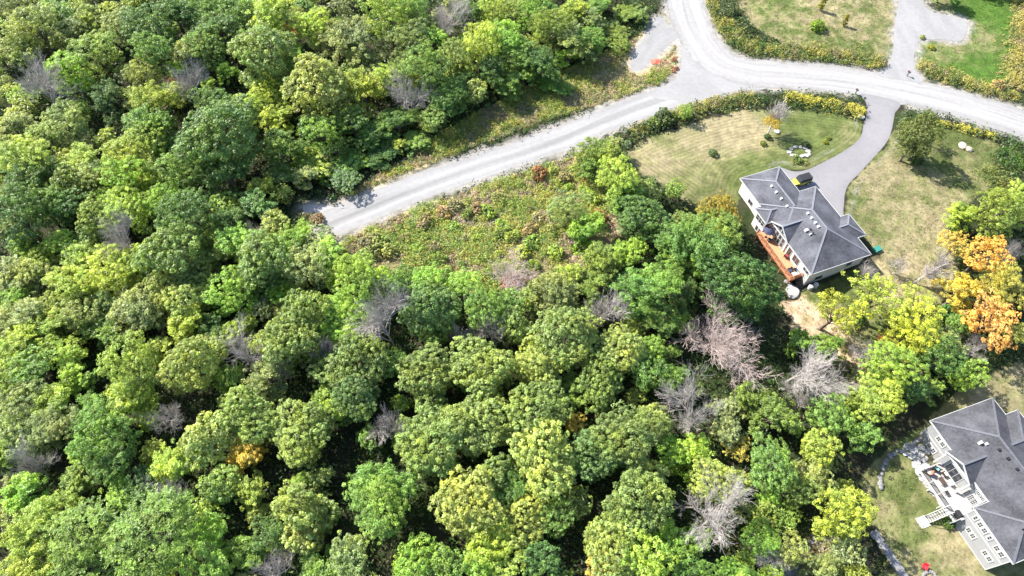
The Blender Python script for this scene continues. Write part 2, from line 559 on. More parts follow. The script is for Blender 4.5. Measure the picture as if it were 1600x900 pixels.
def gpolyt(pxs):
    return np.array([ground_at(x, y)[:2] for x, y in pxs])

# ------------------------------------------------------------------ ground zones (traced on the ground plane)
LAWN1 = gpolyt([(972, 246), (1000, 222), (1045, 205), (1100, 186), (1160, 172), (1240, 170), (1300, 178), (1350, 190), (1345, 217), (1318, 238), (1266, 264), (1222, 263), (1165, 280), (1150, 318), (1095, 330), (1050, 300), (1005, 272)])
LAWN2 = gpolyt([(1394, 205), (1440, 190), (1500, 205), (1558, 225), (1552, 290), (1500, 330), (1478, 365), (1500, 420), (1478, 470), (1400, 500), (1330, 560), (1285, 520), (1222, 475), (1262, 450), (1380, 405), (1318, 335), (1322, 302), (1330, 285), (1352, 264), (1386, 226)])
LAWN3 = gpolyt([(1110, -40), (1150, 10), (1180, 45), (1230, 72), (1300, 82), (1394, 100), (1400, 40), (1405, -40)])
LAWN4 = gpolyt([(1445, -40), (1448, 14), (1512, 34), (1504, 64), (1432, 66), (1430, 100), (1480, 120), (1540, 140), (1575, 140), (1592, 30), (1600, -40)])
LAWN5 = gpolyt([(1350, 740), (1400, 690), (1440, 665), (1500, 610), (1600, 560), (1800, 560), (1800, 1000), (1320, 1010), (1380, 900), (1400, 880), (1372, 830), (1340, 790)])
PATHD = gpolyt([(1215, 470), (1260, 462), (1300, 500), (1345, 545), (1370, 570), (1330, 570), (1280, 545), (1235, 510)])
MEADOW = gpolyt([(545, 365), (640, 330), (760, 288), (880, 250), (930, 235), (975, 260), (1010, 290), (1000, 330), (960, 380), (900, 440), (800, 460), (700, 450), (600, 425), (530, 395)])
VERGE = gpolyt([(515, 332), (560, 306), (620, 282), (700, 246), (800, 205), (900, 176), (1000, 144), (1055, 125), (1062, 80), (1040, 10), (1010, 48), (960, 75), (887, 109), (824, 139), (780, 160), (737, 180), (662, 228), (600, 268), (550, 300)])
TANROCK = gpolyt([(1230, 850), (1270, 835), (1310, 840), (1305, 870), (1270, 900), (1225, 930), (1190, 900)])

jx = X + (fbm(X, Y, 2.2, 91, 3) - 0.5) * 3.0
jy = Y + (fbm(X, Y, 2.2, 57, 3) - 0.5) * 3.0
n_big = fbm(X, Y, 14, 5)
n_mid = fbm(X, Y, 3.2, 8)
n_small = fbm(X, Y, 1.1, 12, 2)
def c(*a): return np.array(a, float)
def lerp(a, b, t): return a + (b - a) * np.clip(t, 0, 1)[:, None]
C = lerp(c(.028, .026, .016)[None], c(.024, .034, .012)[None], smooth(.35, .65, n_mid))
dry_c, straw_c, grn_c, viv_c = c(.130, .128, .056), c(.19, .162, .093), c(.066, .083, .025), c(.044, .09, .013)
def blob(px, py, r, soft=0.6):
    p = unproject(px, py)
    return 1 - smooth(r * (1 - soft), r, np.hypot(X - p.x, Y - p.y) + (n_mid - 0.5) * r * 0.8)
def lawn(mask, dryness, vivid=0.0):
    global C
    t = np.clip(dryness, 0, 1)
    g = lerp(grn_c[None] + 0 * C, viv_c[None] + 0 * C, np.full(len(X), vivid) if np.isscalar(vivid) else vivid)
    col = np.where((t < .5)[:, None], lerp(g, dry_c[None] + 0 * C, t * 2), lerp(dry_c[None] + 0 * C, straw_c[None] + 0 * C, t * 2 - 1))
    C = np.where(mask[:, None], col, C)
base_n = (n_mid - 0.5) * 1.9 + (n_small - 0.5) * 1.6 + (np.random.default_rng(1).random(len(X)) - .5) * .35
m = inside(MEADOW, jx, jy)
C = np.where(m[:, None], lerp(c(.15, .145, .06)[None], c(.29, .235, .16)[None], smooth(.35, .68, n_mid)), C)
m = inside(VERGE, jx, jy)
C = np.where(m[:, None], lerp(c(.11, .115, .045)[None], c(.27, .22, .13)[None], smooth(.4, .68, n_mid + blob(990, 80, 12) * .25)), C)
in1 = inside(LAWN1, X + (jx - X) * .3, Y + (jy - Y) * .3)
lawn(in1, 0.14 + base_n * .45 + .62 * blob(1110, 200, 14) + .6 * blob(1165, 205, 10) + .5 * blob(1010, 250, 9) + .25 * blob(1060, 280, 14) - .25 * blob(1260, 195, 12) - .3 * blob(1180, 255, 9))
in2 = inside(LAWN2, X + (jx - X) * .5, Y + (jy - Y) * .5)
lawn(in2, 0.28 + base_n * .75 + .3 * blob(1370, 260, 10) + .4 * blob(1440, 320, 11) + .4 * blob(1440, 380, 12) + .4 * blob(1430, 445, 10) + .35 * blob(1350, 300, 7) - .35 * blob(1500, 225, 12) - .4 * blob(1420, 300, 4) - .2 * blob(1375, 330, 8) - .5 * blob(1330, 450, 5))
in3 = inside(LAWN3, X + (jx - X) * .5, Y + (jy - Y) * .5)
lawn(in3, 0.42 + base_n * .9 + .4 * blob(1320, 10, 16) - .3 * blob(1300, 75, 12) - .3 * blob(1375, 40, 8), 0.15)
in4 = inside(LAWN4, X + (jx - X) * .4, Y + (jy - Y) * .4)
lawn(in4, -0.22 + base_n * .45 + .6 * blob(1520, 60, 9) + .5 * blob(1470, 82, 7) + .9 * blob(1455, 5, 6), .9)
in5 = inside(LAWN5, X + (jx - X) * .5, Y + (jy - Y) * .5)
lawn(in5, 0.42 + base_n * .75 + .3 * blob(1530, 600, 10) + .2 * blob(1500, 870, 8) - .35 * blob(1445, 790, 5) - .2 * blob(1420, 720, 6))
m = inside(PATHD, jx, jy)
C = np.where(m[:, None], lerp(c(.36, .26, .18)[None], c(.24, .19, .11)[None], smooth(.4, .7, n_small)), C)
m = inside(TANROCK, jx, jy)
C = np.where(m[:, None], lerp(c(.16, .15, .16)[None], c(.30, .285, .28)[None], smooth(.3, .7, n_small)), C)
t = np.maximum(blob(1400, 440, 8) * .3, blob(1340, 560, 6) * .6)
C = lerp(C, c(.34, .26, .17)[None] + 0 * C, t * (n_mid > .42))
# stony shoulders
_e = seg_dist(DRIVE1[::3], X, Y, True)
sh_t = (1 - smooth(0.2, 2.1, RD + (n_mid - .5) * 2.6)) * smooth(.9, 1.6, np.where(Y < 122, _e, 9.0)) * smooth(.25, .6, n_small + .15)
C = lerp(C, c(.22, .205, .185)[None] + 0 * C, sh_t * .95)
C = C * (0.82 + 0.36 * n_big)[:, None]
mowd = np.zeros(len(X))
mowm = np.zeros(len(X))
idx = np.where(in1)[0]
mowd[idx] = seg_dist(spline(LAWN1, 1.5, True), X[idx], Y[idx], True)
mowm[idx] = smooth(.3, 1.2, mowd[idx]) * (1 - .5 * smooth(.5, .7, n_big[idx]))
idx = np.where(in2)[0]
mowd[idx] = X[idx] * .75 + Y[idx] * .66
mowm[idx] = .35
nx_, ny_ = len(gx), len(gy)
I = np.arange(nx_ * ny_).reshape(ny_, nx_)
F = np.stack([I[:-1, :-1], I[:-1, 1:], I[1:, 1:], I[1:, :-1]], -1).reshape(-1, 4)
tag(link('ground', mesh_np('ground', np.stack([X, Y, Z], 1), F, {'Col': C, 'mowdist': mowd, 'mowmask': mowm}, True), M['ground']), kind='structure',
    label='uneven ground of mown lawns, rough meadow and shaded forest floor')

# ------------------------------------------------------------------ roads
def strip(name, line, half, z, colour, mat, nx=18, wob=0.35, seed=1, label=None):
    line = np.asarray(line)
    t = np.gradient(line, axis=0)
    t /= np.linalg.norm(t, axis=1)[:, None]
    n = np.stack([-t[:, 1], t[:, 0]], 1)
    s = np.concatenate([[0], np.cumsum(np.linalg.norm(np.diff(line, axis=0), axis=1))])
    lat = np.linspace(-1, 1, nx)
    wl_ = half + (fbm(s, s * 0, 1.6, seed, 3) - .5) * 2 * wob
    wr_ = half + (fbm(s, s * 0 + 9, 1.6, seed + 5, 3) - .5) * 2 * wob
    W = np.where(lat[None] < 0, wr_[:, None], wl_[:, None]) * lat[None]
    P = line[:, None] + n[:, None] * W[..., None]
    S, L = np.meshgrid(s, lat, indexing='ij')
    V = np.concatenate([P.reshape(-1, 2), np.full((P.shape[0] * nx, 1), z)], 1)
    I = np.arange(len(s) * nx).reshape(len(s), nx)
    F = np.stack([I[:-1, :-1], I[:-1, 1:], I[1:, 1:], I[1:, :-1]], -1).reshape(-1, 4)[:, ::-1]
    o = link(name, mesh_np(name, V, F, {'Col': colour(S.ravel(), L.ravel(), V[:, 0], V[:, 1])}), mat)
    tag(o, label, kind='structure')
    return o

def main_col(s, l, x, y):
    streak = fbm(l * 9, s / 16, 1.0, 21, 3)
    track = np.exp(-((np.abs(l) - .33) / .13) ** 2)
    edge = smooth(.74, 1.0, np.abs(l) + (fbm(x, y, 1.3, 33, 3) - .5) * .5)
    b = .2 * (0.78 + .54 * streak + .14 * track) * (.94 + .14 * fbm(x, y, 9, 4))
    col = np.stack([b * 1.0, b * .975, b * .96], 1)
    grit = .165 * (.75 + .5 * fbm(x, y, .8, 41, 2))
    return lerp(col, np.stack([grit, grit * .97, grit * .93], 1), edge * .85)
def side_col(s, l, x, y):
    streak = fbm(l * 7, s / 20, 1.0, 25, 3)
    track = np.exp(-((np.abs(l) - .42) / .16) ** 2)
    edge = smooth(.72, 1.0, np.abs(l) + (fbm(x, y, 1.2, 36, 3) - .5) * .4)
    b = .195 * (0.78 + .46 * streak + .14 * track - .16 * np.exp(-(l / .15) ** 2)) * (.94 + .14 * fbm(x, y, 7, 9))
    col = np.stack([b * 1.0, b * .985, b * .985], 1)
    grit = .21 * (.7 + .5 * fbm(x, y, .7, 44, 2))
    return lerp(col, np.stack([grit, grit * .96, grit * .91], 1), edge * .75)
def track_col(s, l, x, y):
    b = .23 * (.8 + .4 * fbm(x, y, 1.5, 3))
    return np.stack([b, b * .98, b], 1)
strip('side_road', SIDE_C, SIDE_W, 0.010, side_col, M['gravel'], seed=3, label='pale grey gravel dead-end road running into the wood')
strip('main_road', MAIN_C, MAIN_W, 0.018, main_col, M['gravel'], nx=24, wob=.5, seed=11, label='wide whitish gravel street with wheel tracks and windrows')
strip('footpath', TRACK_C, TRACK_W, 0.006, track_col, M['gravel'], nx=8, wob=.25, seed=15, label='narrow grey track leaving the end of the gravel road')

def sheet(name, poly, z, colour, mat, step=0.6, label=None, jitter=.18):
    poly = np.asarray(poly)
    t = np.gradient(poly, axis=0)
    poly = poly + np.stack([-t[:, 1], t[:, 0]], 1) * ((fbm(poly[:, 0], poly[:, 1], 1.0, 77, 2) - .5) * 2 * jitter)[:, None]
    x0, y0 = poly.min(0); x1, y1 = poly.max(0)
    a, b = np.meshgrid(np.arange(x0, x1, step), np.arange(y0, y1, step))
    a, b = a.ravel(), b.ravel()
    k = inside(poly, a, b) & (seg_dist(poly, a, b, True) > step * .5)
    pts = [Vector(p) for p in poly] + [Vector(p) for p in np.stack([a[k], b[k]], 1)]
    n = len(poly)
    vs, es, fs, *_ = geometry.delaunay_2d_cdt(pts, [(i, (i + 1) % n) for i in range(n)], [], 1, 1e-4)
    V = np.array([(p.x, p.y, z) for p in vs])
    F = np.array([f for f in fs if len(f) == 3])
    cen = V[F].mean(1)
    F = F[inside(poly, cen[:, 0], cen[:, 1])]
    fl = np.cross(V[F[:, 1]] - V[F[:, 0]], V[F[:, 2]] - V[F[:, 0]])[:, 2] < 0
    F[fl] = F[fl][:, ::-1]
    o = link(name, mesh_np(name, V, F, {'Col': colour(V[:, 0], V[:, 1])}), mat)
    tag(o, label, kind='structure')
    return o
def junc_col(x, y):
    b = .205 * (.84 + .3 * fbm(x + y * .6, y * .35, 2.6, 61, 4))
    return np.stack([b, b * .985, b * .985], 1)
def drive1_col(x, y):
    e = seg_dist(DRIVE1, x, y, True)
    b = .17 * (.86 + .25 * fbm(x, y, 3.0, 63, 4)) * (.9 + .1 * smooth(0, .8, e))
    return np.stack([b, b * .965, b * 1.01], 1)
def drive2_col(x, y):
    b = .195 * (.82 + .34 * fbm(x * 1.2, y * .25, 1.6, 65, 4))
    return np.stack([b, b * .985, b], 1)
def patch_col(x, y):
    b = .19 * (.78 + .44 * fbm(x * 1.1 - y * .8, x * .2 + y * .25, .9, 67, 3))
    return np.stack([b, b * .99, b * .99], 1)
sheet('road_junction', JUNC, 0.014, junc_col, M['gravel'], label='gravel fan where the dead-end road meets the street', jitter=.3)
sheet('driveway', DRIVE1, 0.026, drive1_col, M['asphalt'], label='smooth lavender-grey curving driveway to the blue-grey roofed house', jitter=.08)
sheet('driveway', DRIVE2, 0.030, drive2_col, M['gravel'], label='gravel driveway with a square parking bay beside vivid green lawn', jitter=.15)
sheet('gravel_patch', PATCH, 0.006, patch_col, M['gravel'], label='raked grey gravel turning patch beside the street', jitter=.4)
# ------------------------------------------------------------------ foliage generators
def unit(a):
    return a / (np.linalg.norm(a, axis=-1, keepdims=True) + 1e-9)

def leaf_quads(pos, nrm, size, rng, slim=0.55, fold=None):
    """one diamond leaf per position"""
    n = len(pos)
    r = unit(rng.normal(size=(n, 3)))
    t = unit(np.cross(nrm, r))
    b = np.cross(nrm, t)
    s = (size * (0.7 + 0.6 * rng.random(n)))[:, None] if np.isscalar(size) else size[:, None]
    V = np.empty((n, 4, 3))
    V[:, 0] = pos - t * s
    V[:, 1] = pos + b * s * slim
    V[:, 2] = pos + t * s
    V[:, 3] = pos - b * s * slim
    return V.reshape(-1, 3), np.arange(4 * n).reshape(n, 4)

def lobes_for(kind, R, rng):
    """big lumps of a crown: centre + radius, in crown-local metres with z=0 at the crown centre"""
    L = []
    if kind == 'round':
        L.append((np.array([0, 0, .0]), .58 * R))
        n = 8
        for i in range(n):
            a = 2 * math.pi * (i + rng.uniform(-.35, .35)) / n
            el = rng.uniform(-.3, .8)
            d = np.array([math.cos(a) * math.cos(el), math.sin(a) * math.cos(el), math.sin(el)])
            L.append((d * R * rng.uniform(.5, .74), R * rng.uniform(.24, .46)))
        L.append((np.array([rng.uniform(-.25, .25) * R, rng.uniform(-.25, .25) * R, .55 * R]), rng.uniform(.34, .48) * R))
        for i in range(6):
            a = 2 * math.pi * (i + rng.random()) / 6
            L.append((np.array([math.cos(a) * .5, math.sin(a) * .5, rng.uniform(-.95, -.5)]) * R, R * rng.uniform(.28, .4)))
    elif kind == 'loose':
        n = 15
        for i in range(n):
            a = 2 * math.pi * (i * .381966 + rng.random() * .12)
            rr = R * math.sqrt((i + .6) / n) * .74
            h = (.62 * math.sqrt(max(0, 1 - (rr / R) ** 2)) + rng.uniform(-.28, .22)) * R
            L.append((np.array([math.cos(a) * rr, math.sin(a) * rr, h]), R * rng.uniform(.2, .36)))
        for i in range(8):
            a = rng.random() * 6.28
            L.append((np.array([math.cos(a) * R * rng.uniform(.4, .7), math.sin(a) * R * rng.uniform(.4, .7), rng.uniform(-.9, -.2) * R]), R * rng.uniform(.24, .38)))
    elif kind == 'frond':
        L.append((np.array([0, 0, 0.1 * R]), .62 * R))
        for i in range(10):
            a = 2 * math.pi * (i + rng.random() * .5) / 10
            L.append((np.array([math.cos(a), math.sin(a), rng.uniform(-.15, .6)]) * R * .5, R * rng.uniform(.3, .42)))
    elif kind == 'sparse':
        n = 20
        for i in range(n):
            a = 2 * math.pi * (i * .381966 + rng.random() * .2)
            rr = R * math.sqrt((i + .5) / n) * .82
            L.append((np.array([math.cos(a) * rr, math.sin(a) * rr, R * (.35 - .3 * (rr / R) ** 2 + rng.uniform(-.2, .25))]), R * rng.uniform(.16, .27)))
    elif kind == 'shrub':
        L.append((np.array([0, 0, 0]), .7 * R))
        for i in range(6):
            a = 2 * math.pi * (i + rng.random()) / 6
            L.append((np.array([math.cos(a) * .5, math.sin(a) * .5, rng.uniform(-.2, .35)]) * R, R * rng.uniform(.3, .45)))
    elif kind == 'column':
        for i in range(6):
            L.append((np.array([rng.uniform(-.1, .1) * R, rng.uniform(-.1, .1) * R, R * (i - 2.5) * .75]), R * (.62 - .08 * abs(i - 2))))
    return L

def make_crown(name, kind, R, clump, per, leaf, seed, keep=1.0, slim=.55, squash=1.0, spread=2.9, rough=.16):
    rng = np.random.default_rng(seed)
    L = lobes_for(kind, R, rng)
    cc, oo, rr = [], [], []
    for c0, r0 in L:
        n = max(8, int(4 * math.pi * r0 * r0 / (clump * clump * spread)))
        i = np.arange(n) + .5
        ph = np.arccos(1 - 2 * i / n)
        th = math.pi * (1 + 5 ** .5) * i + rng.random() * 6
        d = np.stack([np.cos(th) * np.sin(ph), np.sin(th) * np.sin(ph), np.cos(ph)], 1)
        p = c0 + d * r0 * (1 + rng.normal(size=(n, 1)) * rough) + rng.normal(size=(n, 3)) * clump * .22
        ok = np.ones(n, bool)
        for c1, r1 in L:
            if c1 is not c0:
                ok &= np.linalg.norm(p - c1, axis=1) > r1 * .93
        ok &= (p[:, 2] > -1.25 * R) | (kind == 'column')
        ok &= rng.random(n) < np.where(d[:, 2] < -.35, keep * .5, keep)
        cc.append(p[ok]); oo.append(d[ok]); rr.append(np.full(ok.sum(), clump))
    cc, oo, rr = np.concatenate(cc), np.concatenate(oo), np.concatenate(rr)
    rr = rr * rng.uniform(.65, 1.3, len(rr))
    n = len(cc)
    if kind == 'frond':
        # drooping compound leaves: rows of leaflets radiating from each clump
        k = per
        fr = 5
        az = rng.random((n, fr)) * 6.28
        el = rng.uniform(-.25, .75, (n, fr))
        fd = np.stack([np.cos(az) * np.cos(el), np.sin(az) * np.cos(el), np.sin(el)], -1)
        fd = unit(fd + oo[:, None] * .7)
        m = k // fr
        tt = (np.arange(m) + .6) / m
        p = cc[:, None, None] + fd[:, :, None] * (rr[:, None, None] * 1.9 * tt[None, None])[..., None]
        p[..., 2] -= (tt ** 2)[None, None] * rr[:, None, None] * .8
        side = unit(np.cross(fd, np.array([0, 0, 1.0])))
        p = p + side[:, :, None] * (rng.uniform(-1, 1, p.shape[:3]) * .16)[..., None]
        P = p.reshape(-1, 3)
        N = unit(np.repeat(oo, fr * m, 0) * .35 + rng.normal(size=(len(P), 3)) * .4 + [0, 0, .8])
        per_clump = fr * m
    else:
        d = unit(rng.normal(size=(n, per, 3)) + oo[:, None] * .6 + np.array([0, 0, .35]))
        q = d * (rr[:, None] * (.55 + .45 * rng.random((n, per))))[..., None]
        q[..., 2] *= squash
        P = (cc[:, None] + q).reshape(-1, 3)
        N = unit(d.reshape(-1, 3) * .75 + rng.normal(size=(n * per, 3)) * .45 + np.array([0, 0, .5]))
        per_clump = per
    V, F = leaf_quads(P, N, leaf, rng, slim)
    cv = rng.uniform(.6, 1.4, n)
    big = vnoise(cc[:, 0] + 50, cc[:, 1] + cc[:, 2] * .7 + 50, R * .7, seed)
    ch = np.clip(rng.normal(.3, .22, n) + (big - .45) * 1.4, 0, 1)
    val = np.repeat(cv, per_clump) * rng.uniform(.75, 1.25, len(P))
    hue = np.clip(np.repeat(ch, per_clump) + rng.normal(0, .12, len(P)), 0, 1)
    me = mesh_np(name, V, F, {'val': np.repeat(val, 4), 'hue': np.repeat(hue, 4)})
    me.materials.append(M['leaf'])
    return me, [c0 for c0, r0 in L]

def make_layered(name, R, seed, limbs=17, leaf=.19, per=26, clump=.42, droop=.12):
    """open crown: leaf tufts carried along rising limbs, so that the outline is ragged"""
    rng = np.random.default_rng(seed)
    cc, oo = [], []
    tips = []
    for i in range(limbs):
        az = 2 * math.pi * (i * .381966) + rng.uniform(-.3, .3)
        el = math.radians((rng.uniform(-12, 12), rng.uniform(12, 38), rng.uniform(38, 62), rng.uniform(60, 88))[i % 4])
        d = np.array([math.cos(az) * math.cos(el), math.sin(az) * math.cos(el), math.sin(el)])
        ln = R * rng.uniform(.85, 1.22)
        b0 = np.array([0, 0, (-.8 if i % 4 == 0 else -.45) * R])
        tips.append(b0 + d * ln * .8)
        m = int(15 * (R / 4.4) ** 1.4 * rng.uniform(.8, 1.2)) + 3
        t = rng.uniform(.34, 1.0, m)
        side = unit(np.cross(d, [0, 0, 1.0]))
        upv = np.cross(side, d)
        wdt = R * .24 * np.sin(np.clip((t - .2) / .85, 0, 1) * math.pi * .93) + .12
        p = b0 + d * (t * ln)[:, None] + side * (rng.normal(size=m) * wdt)[:, None] + upv * (rng.normal(size=m) * wdt * .45)[:, None]
        p[:, 2] -= droop * R * t ** 3
        cc.append(p)
        oo.append(unit(d[None] * .5 + np.array([0, 0, .7]) + rng.normal(size=(m, 3)) * .3))
    cc, oo = np.concatenate(cc), np.concatenate(oo)
    n = len(cc)
    rr = clump * rng.uniform(.65, 1.35, n)
    d = unit(rng.normal(size=(n, per, 3)) + oo[:, None] * .5)
    q = d * (rr[:, None] * (.4 + .7 * rng.random((n, per))))[..., None]
    q[..., 2] *= .55
    P = (cc[:, None] + q).reshape(-1, 3)
    N = unit(d.reshape(-1, 3) * .5 + rng.normal(size=(n * per, 3)) * .45 + np.array([0, 0, .65]))
    V, F = leaf_quads(P, N, leaf, rng, .4)
    big = vnoise(cc[:, 0] + 50, cc[:, 1] + cc[:, 2] * .7 + 50, R * .7, seed)
    ch = np.clip(rng.normal(.3, .2, n) + (big - .45) * 1.4, 0, 1)
    val = np.repeat(rng.uniform(.6, 1.4, n), per) * rng.uniform(.75, 1.25, n * per)
    hue = np.clip(np.repeat(ch, per) + rng.normal(0, .12, n * per), 0, 1)
    me = mesh_np(name, V, F, {'val': np.repeat(val, 4), 'hue': np.repeat(hue, 4)})
    me.materials.append(M['leaf'])
    return me, tips

def make_trunk(name, h, R, targets, seed, mat, r0=None, base=0.0):
    """tapered trunk up to the crown plus limbs reaching its lobes; z=0 ground, crown centre at z=h"""
    rng = np.random.default_rng(seed)
    mb = MB()
    r0 = r0 or .05 * R + .06
    x, y = rng.uniform(-.1, .1, 2) * R
    pts = [(0, 0, -.4 + base), (x * .2, y * .2, h * .25), (x * .7, y * .7, h * .6), (x, y, h * 1.0)]
    mb.tube(pts, [r0 * 1.35, r0, r0 * .75, r0 * .4], 7)
    for c0 in targets[:11]:
        a = Vector((x * .6, y * .6, h * rng.uniform(.42, .7)))
        b = Vector((c0[0], c0[1], c0[2] + h))
        mid = a.lerp(b, .5) + Vector((0, 0, -.08 * R))
        mb.tube([a, mid, b], [r0 * .42, r0 * .28, r0 * .1], 5)
    me = bpy.data.meshes.new(name)
    me.from_pydata(mb.v, [], mb.f)
    me.materials.append(mat)
    return me

def make_bare(name, R, h, seed, mat, fan=.9, twigs=5, thick=1.0, stems=1, levels=4):
    """leafless crown: recursive forking branches (returns trunk mesh, branch mesh); z=0 ground"""
    rng = np.random.default_rng(seed)
    tb, bb = MB(), MB()
    def grow(p, d, ln, r, lv, mb):
        pts, rad = [p], [r]
        cur, dd = np.array(p), np.array(d)
        k = 3 if lv < 3 else 2
        for i in range(k):
            dd = unit(dd + rng.normal(size=3) * .10 + np.array([0, 0, .05]))
            cur = cur + dd * ln / k
            pts.append(cur.copy()); rad.append(max(r * (1 - .5 * (i + 1) / k), .007))
        mb.tube(pts, rad, 5 if lv < 2 else 3, cap=False)
        if lv >= levels:
            return
        nb = twigs + (3 if lv == 0 else 1 if lv < 3 else 0)
        for j in range(nb):
            t = rng.uniform(.3, 1.0)
            i = min(int(t * k), k - 1)
            f = t * k - i
            s = pts[i] * (1 - f) + pts[i + 1] * f
            side = unit(np.cross(dd, rng.normal(size=3)))
            nd = unit(dd * (1 - .25 * fan) + side * fan * rng.uniform(.3, .85) * (1 if lv < 2 else .8) + np.array([0, 0, .12]))
            grow(s, nd, ln * rng.uniform(.5, .8), max(r * .5, .009), lv + 1, bb)
    for s in range(stems):
        a = rng.random() * 6.28
        lean = 0.12 if stems == 1 else .35
        d = unit(np.array([math.cos(a) * lean, math.sin(a) * lean, 1.0]))
        grow(np.array([0, 0, -.3]), d, h * .62, (.022 * R + .045) * thick, 0, tb)
    out = []
    for mb, nm in ((tb, name + '_trunk'), (bb, name + '_branches')):
        v = np.array(mb.v)
        me = bpy.data.meshes.new(nm)
        me.from_pydata(v.tolist(), [], mb.f)
        me.materials.append(mat)
        out.append((me, v))
    # measure spread so that copies can be scaled to a wanted radius
    v = out[1][1]
    spread = np.percentile(np.hypot(v[:, 0], v[:, 1]), 92)
    zc = v[:, 2].mean()
    return out[0][0], out[1][0], spread, zc, v[:, 2].max()

VAR = {}
def variant(key, kind, R, h, clump, per, leaf, seed, **kw):
    cm, L = make_crown(key + '_crown', kind, R, clump, per, leaf, seed, **kw)
    tm = make_trunk(key + '_trunk', h, R, L, seed + 5, M['bark'])
    VAR.setdefault(key, []).append((tm, cm, R, h))
for i in range(5):
    variant('round_big', 'round', 4.6, 8.6, .50, 44, .155, 100 + i)
for i in range(4):
    variant('round_small', 'round', 2.9, 6.2, .46, 40, .15, 120 + i)
for i in range(5):
    variant('loose_big', 'loose', 4.4, 8.0, .50, 40, .15, 140 + i, keep=.88, slim=.42, squash=.7, rough=.2)
for i in range(4):
    variant('loose_small', 'loose', 2.8, 5.8, .44, 36, .145, 160 + i, keep=.88, slim=.42, squash=.7, rough=.2)
for key, R, h, k, seed in (('loose_big', 4.2, 7.6, 5, 500), ('loose_small', 2.7, 5.6, 4, 520)):
    for i in range(k):
        cm, L = make_layered(key + '_open_crown', R, seed + i, limbs=21 + i % 3 * 3, leaf=(.15, .13, .17)[i % 3], per=(38, 46, 32)[i % 3], clump=.46 if R > 3 else .4)
        VAR[key].append((make_trunk(key + '_open_trunk', h, R, L, seed + 50 + i, M['bark']), cm, R, h))
for i in range(3):
    variant('frond_big', 'frond', 4.6, 8.4, .55, 65, .16, 180 + i, slim=.34)
for i in range(4):
    variant('sparse', 'sparse', 3.6, 5.4, .42, 26, .135, 200 + i, keep=.75, rough=.25)
for i in range(3):
    variant('shrub', 'shrub', 1.4, .95, .30, 22, .15, 220 + i)
for i in range(2):
    variant('column', 'column', .55, 1.6, .24, 20, .12, 240 + i)
BARE = [(*make_bare('bare_%d' % i, 4, 7.5, 300 + i, M['dead_wood'], fan=1.0, twigs=4, levels=5),) for i in range(3)]
BARE_SMALL = [(*make_bare('bare_small_%d' % i, 2, 5.0, 320 + i, M['dead_wood'], fan=.8, twigs=4, stems=2, levels=4),) for i in range(2)]
BARE_PINK = [(*make_bare('bare_pink', 4, 7.0, 340, M['pink_wood'], fan=1.1, twigs=4, levels=5, thick=.62, stems=2),)]
SAPLING = [(*make_bare('sapling_%d' % i, 1.6, 4.2, 350 + i, M['dead_wood'], fan=.6, twigs=5, stems=1, levels=4, thick=1.4),) for i in range(2)]

COLOURS = {   # kind: crown family, leaf colour, wording
    'M': ('round', (0.168, 0.224, 0.074), 'round maple with dense grey-green crown'),
    'N': ('round', (.108, .170, .058), 'round maple with dense dark green crown'),
    'V': ('round', (0.250, 0.298, 0.100), 'round maple turning pale yellow-green'),
    'P': ('loose', (0.215, 0.262, 0.118), 'loose tree with pale dusty green crown'),
    'Y': ('loose', (0.268, 0.335, 0.078), 'feathery tree with yellow-green crown'),
    'L': ('loose', (0.222, 0.335, 0.072), 'leafy tree with bright lime-green crown'),
    'G': ('loose', (0.138, 0.225, 0.064), 'leafy tree with fresh mid-green crown'),
    'D': ('loose', (.088, .152, .052), 'shaded tree with deep dark green crown'),
    'W': ('loose', (0.178, 0.238, 0.068), 'loose tree with olive green crown'),
    'F': ('frond', (0.158, 0.240, 0.070), 'tree of long drooping green fronds'),
    'K': ('loose', (0.400, 0.345, 0.075), 'tree with golden yellow crown'),
    'O': ('loose', (0.500, 0.310, 0.100), 'autumn tree with orange crown'),
    'S': ('sparse', (0.310, 0.352, 0.070), 'thin airy tree with lime-yellow leaves'),
}
REG = []        # (root, short name, zone) of the woodland trees, for labels that name their neighbours
TREES = []      # (x, y, R) of everything planted, for gap finding
rnd = random.Random(5)
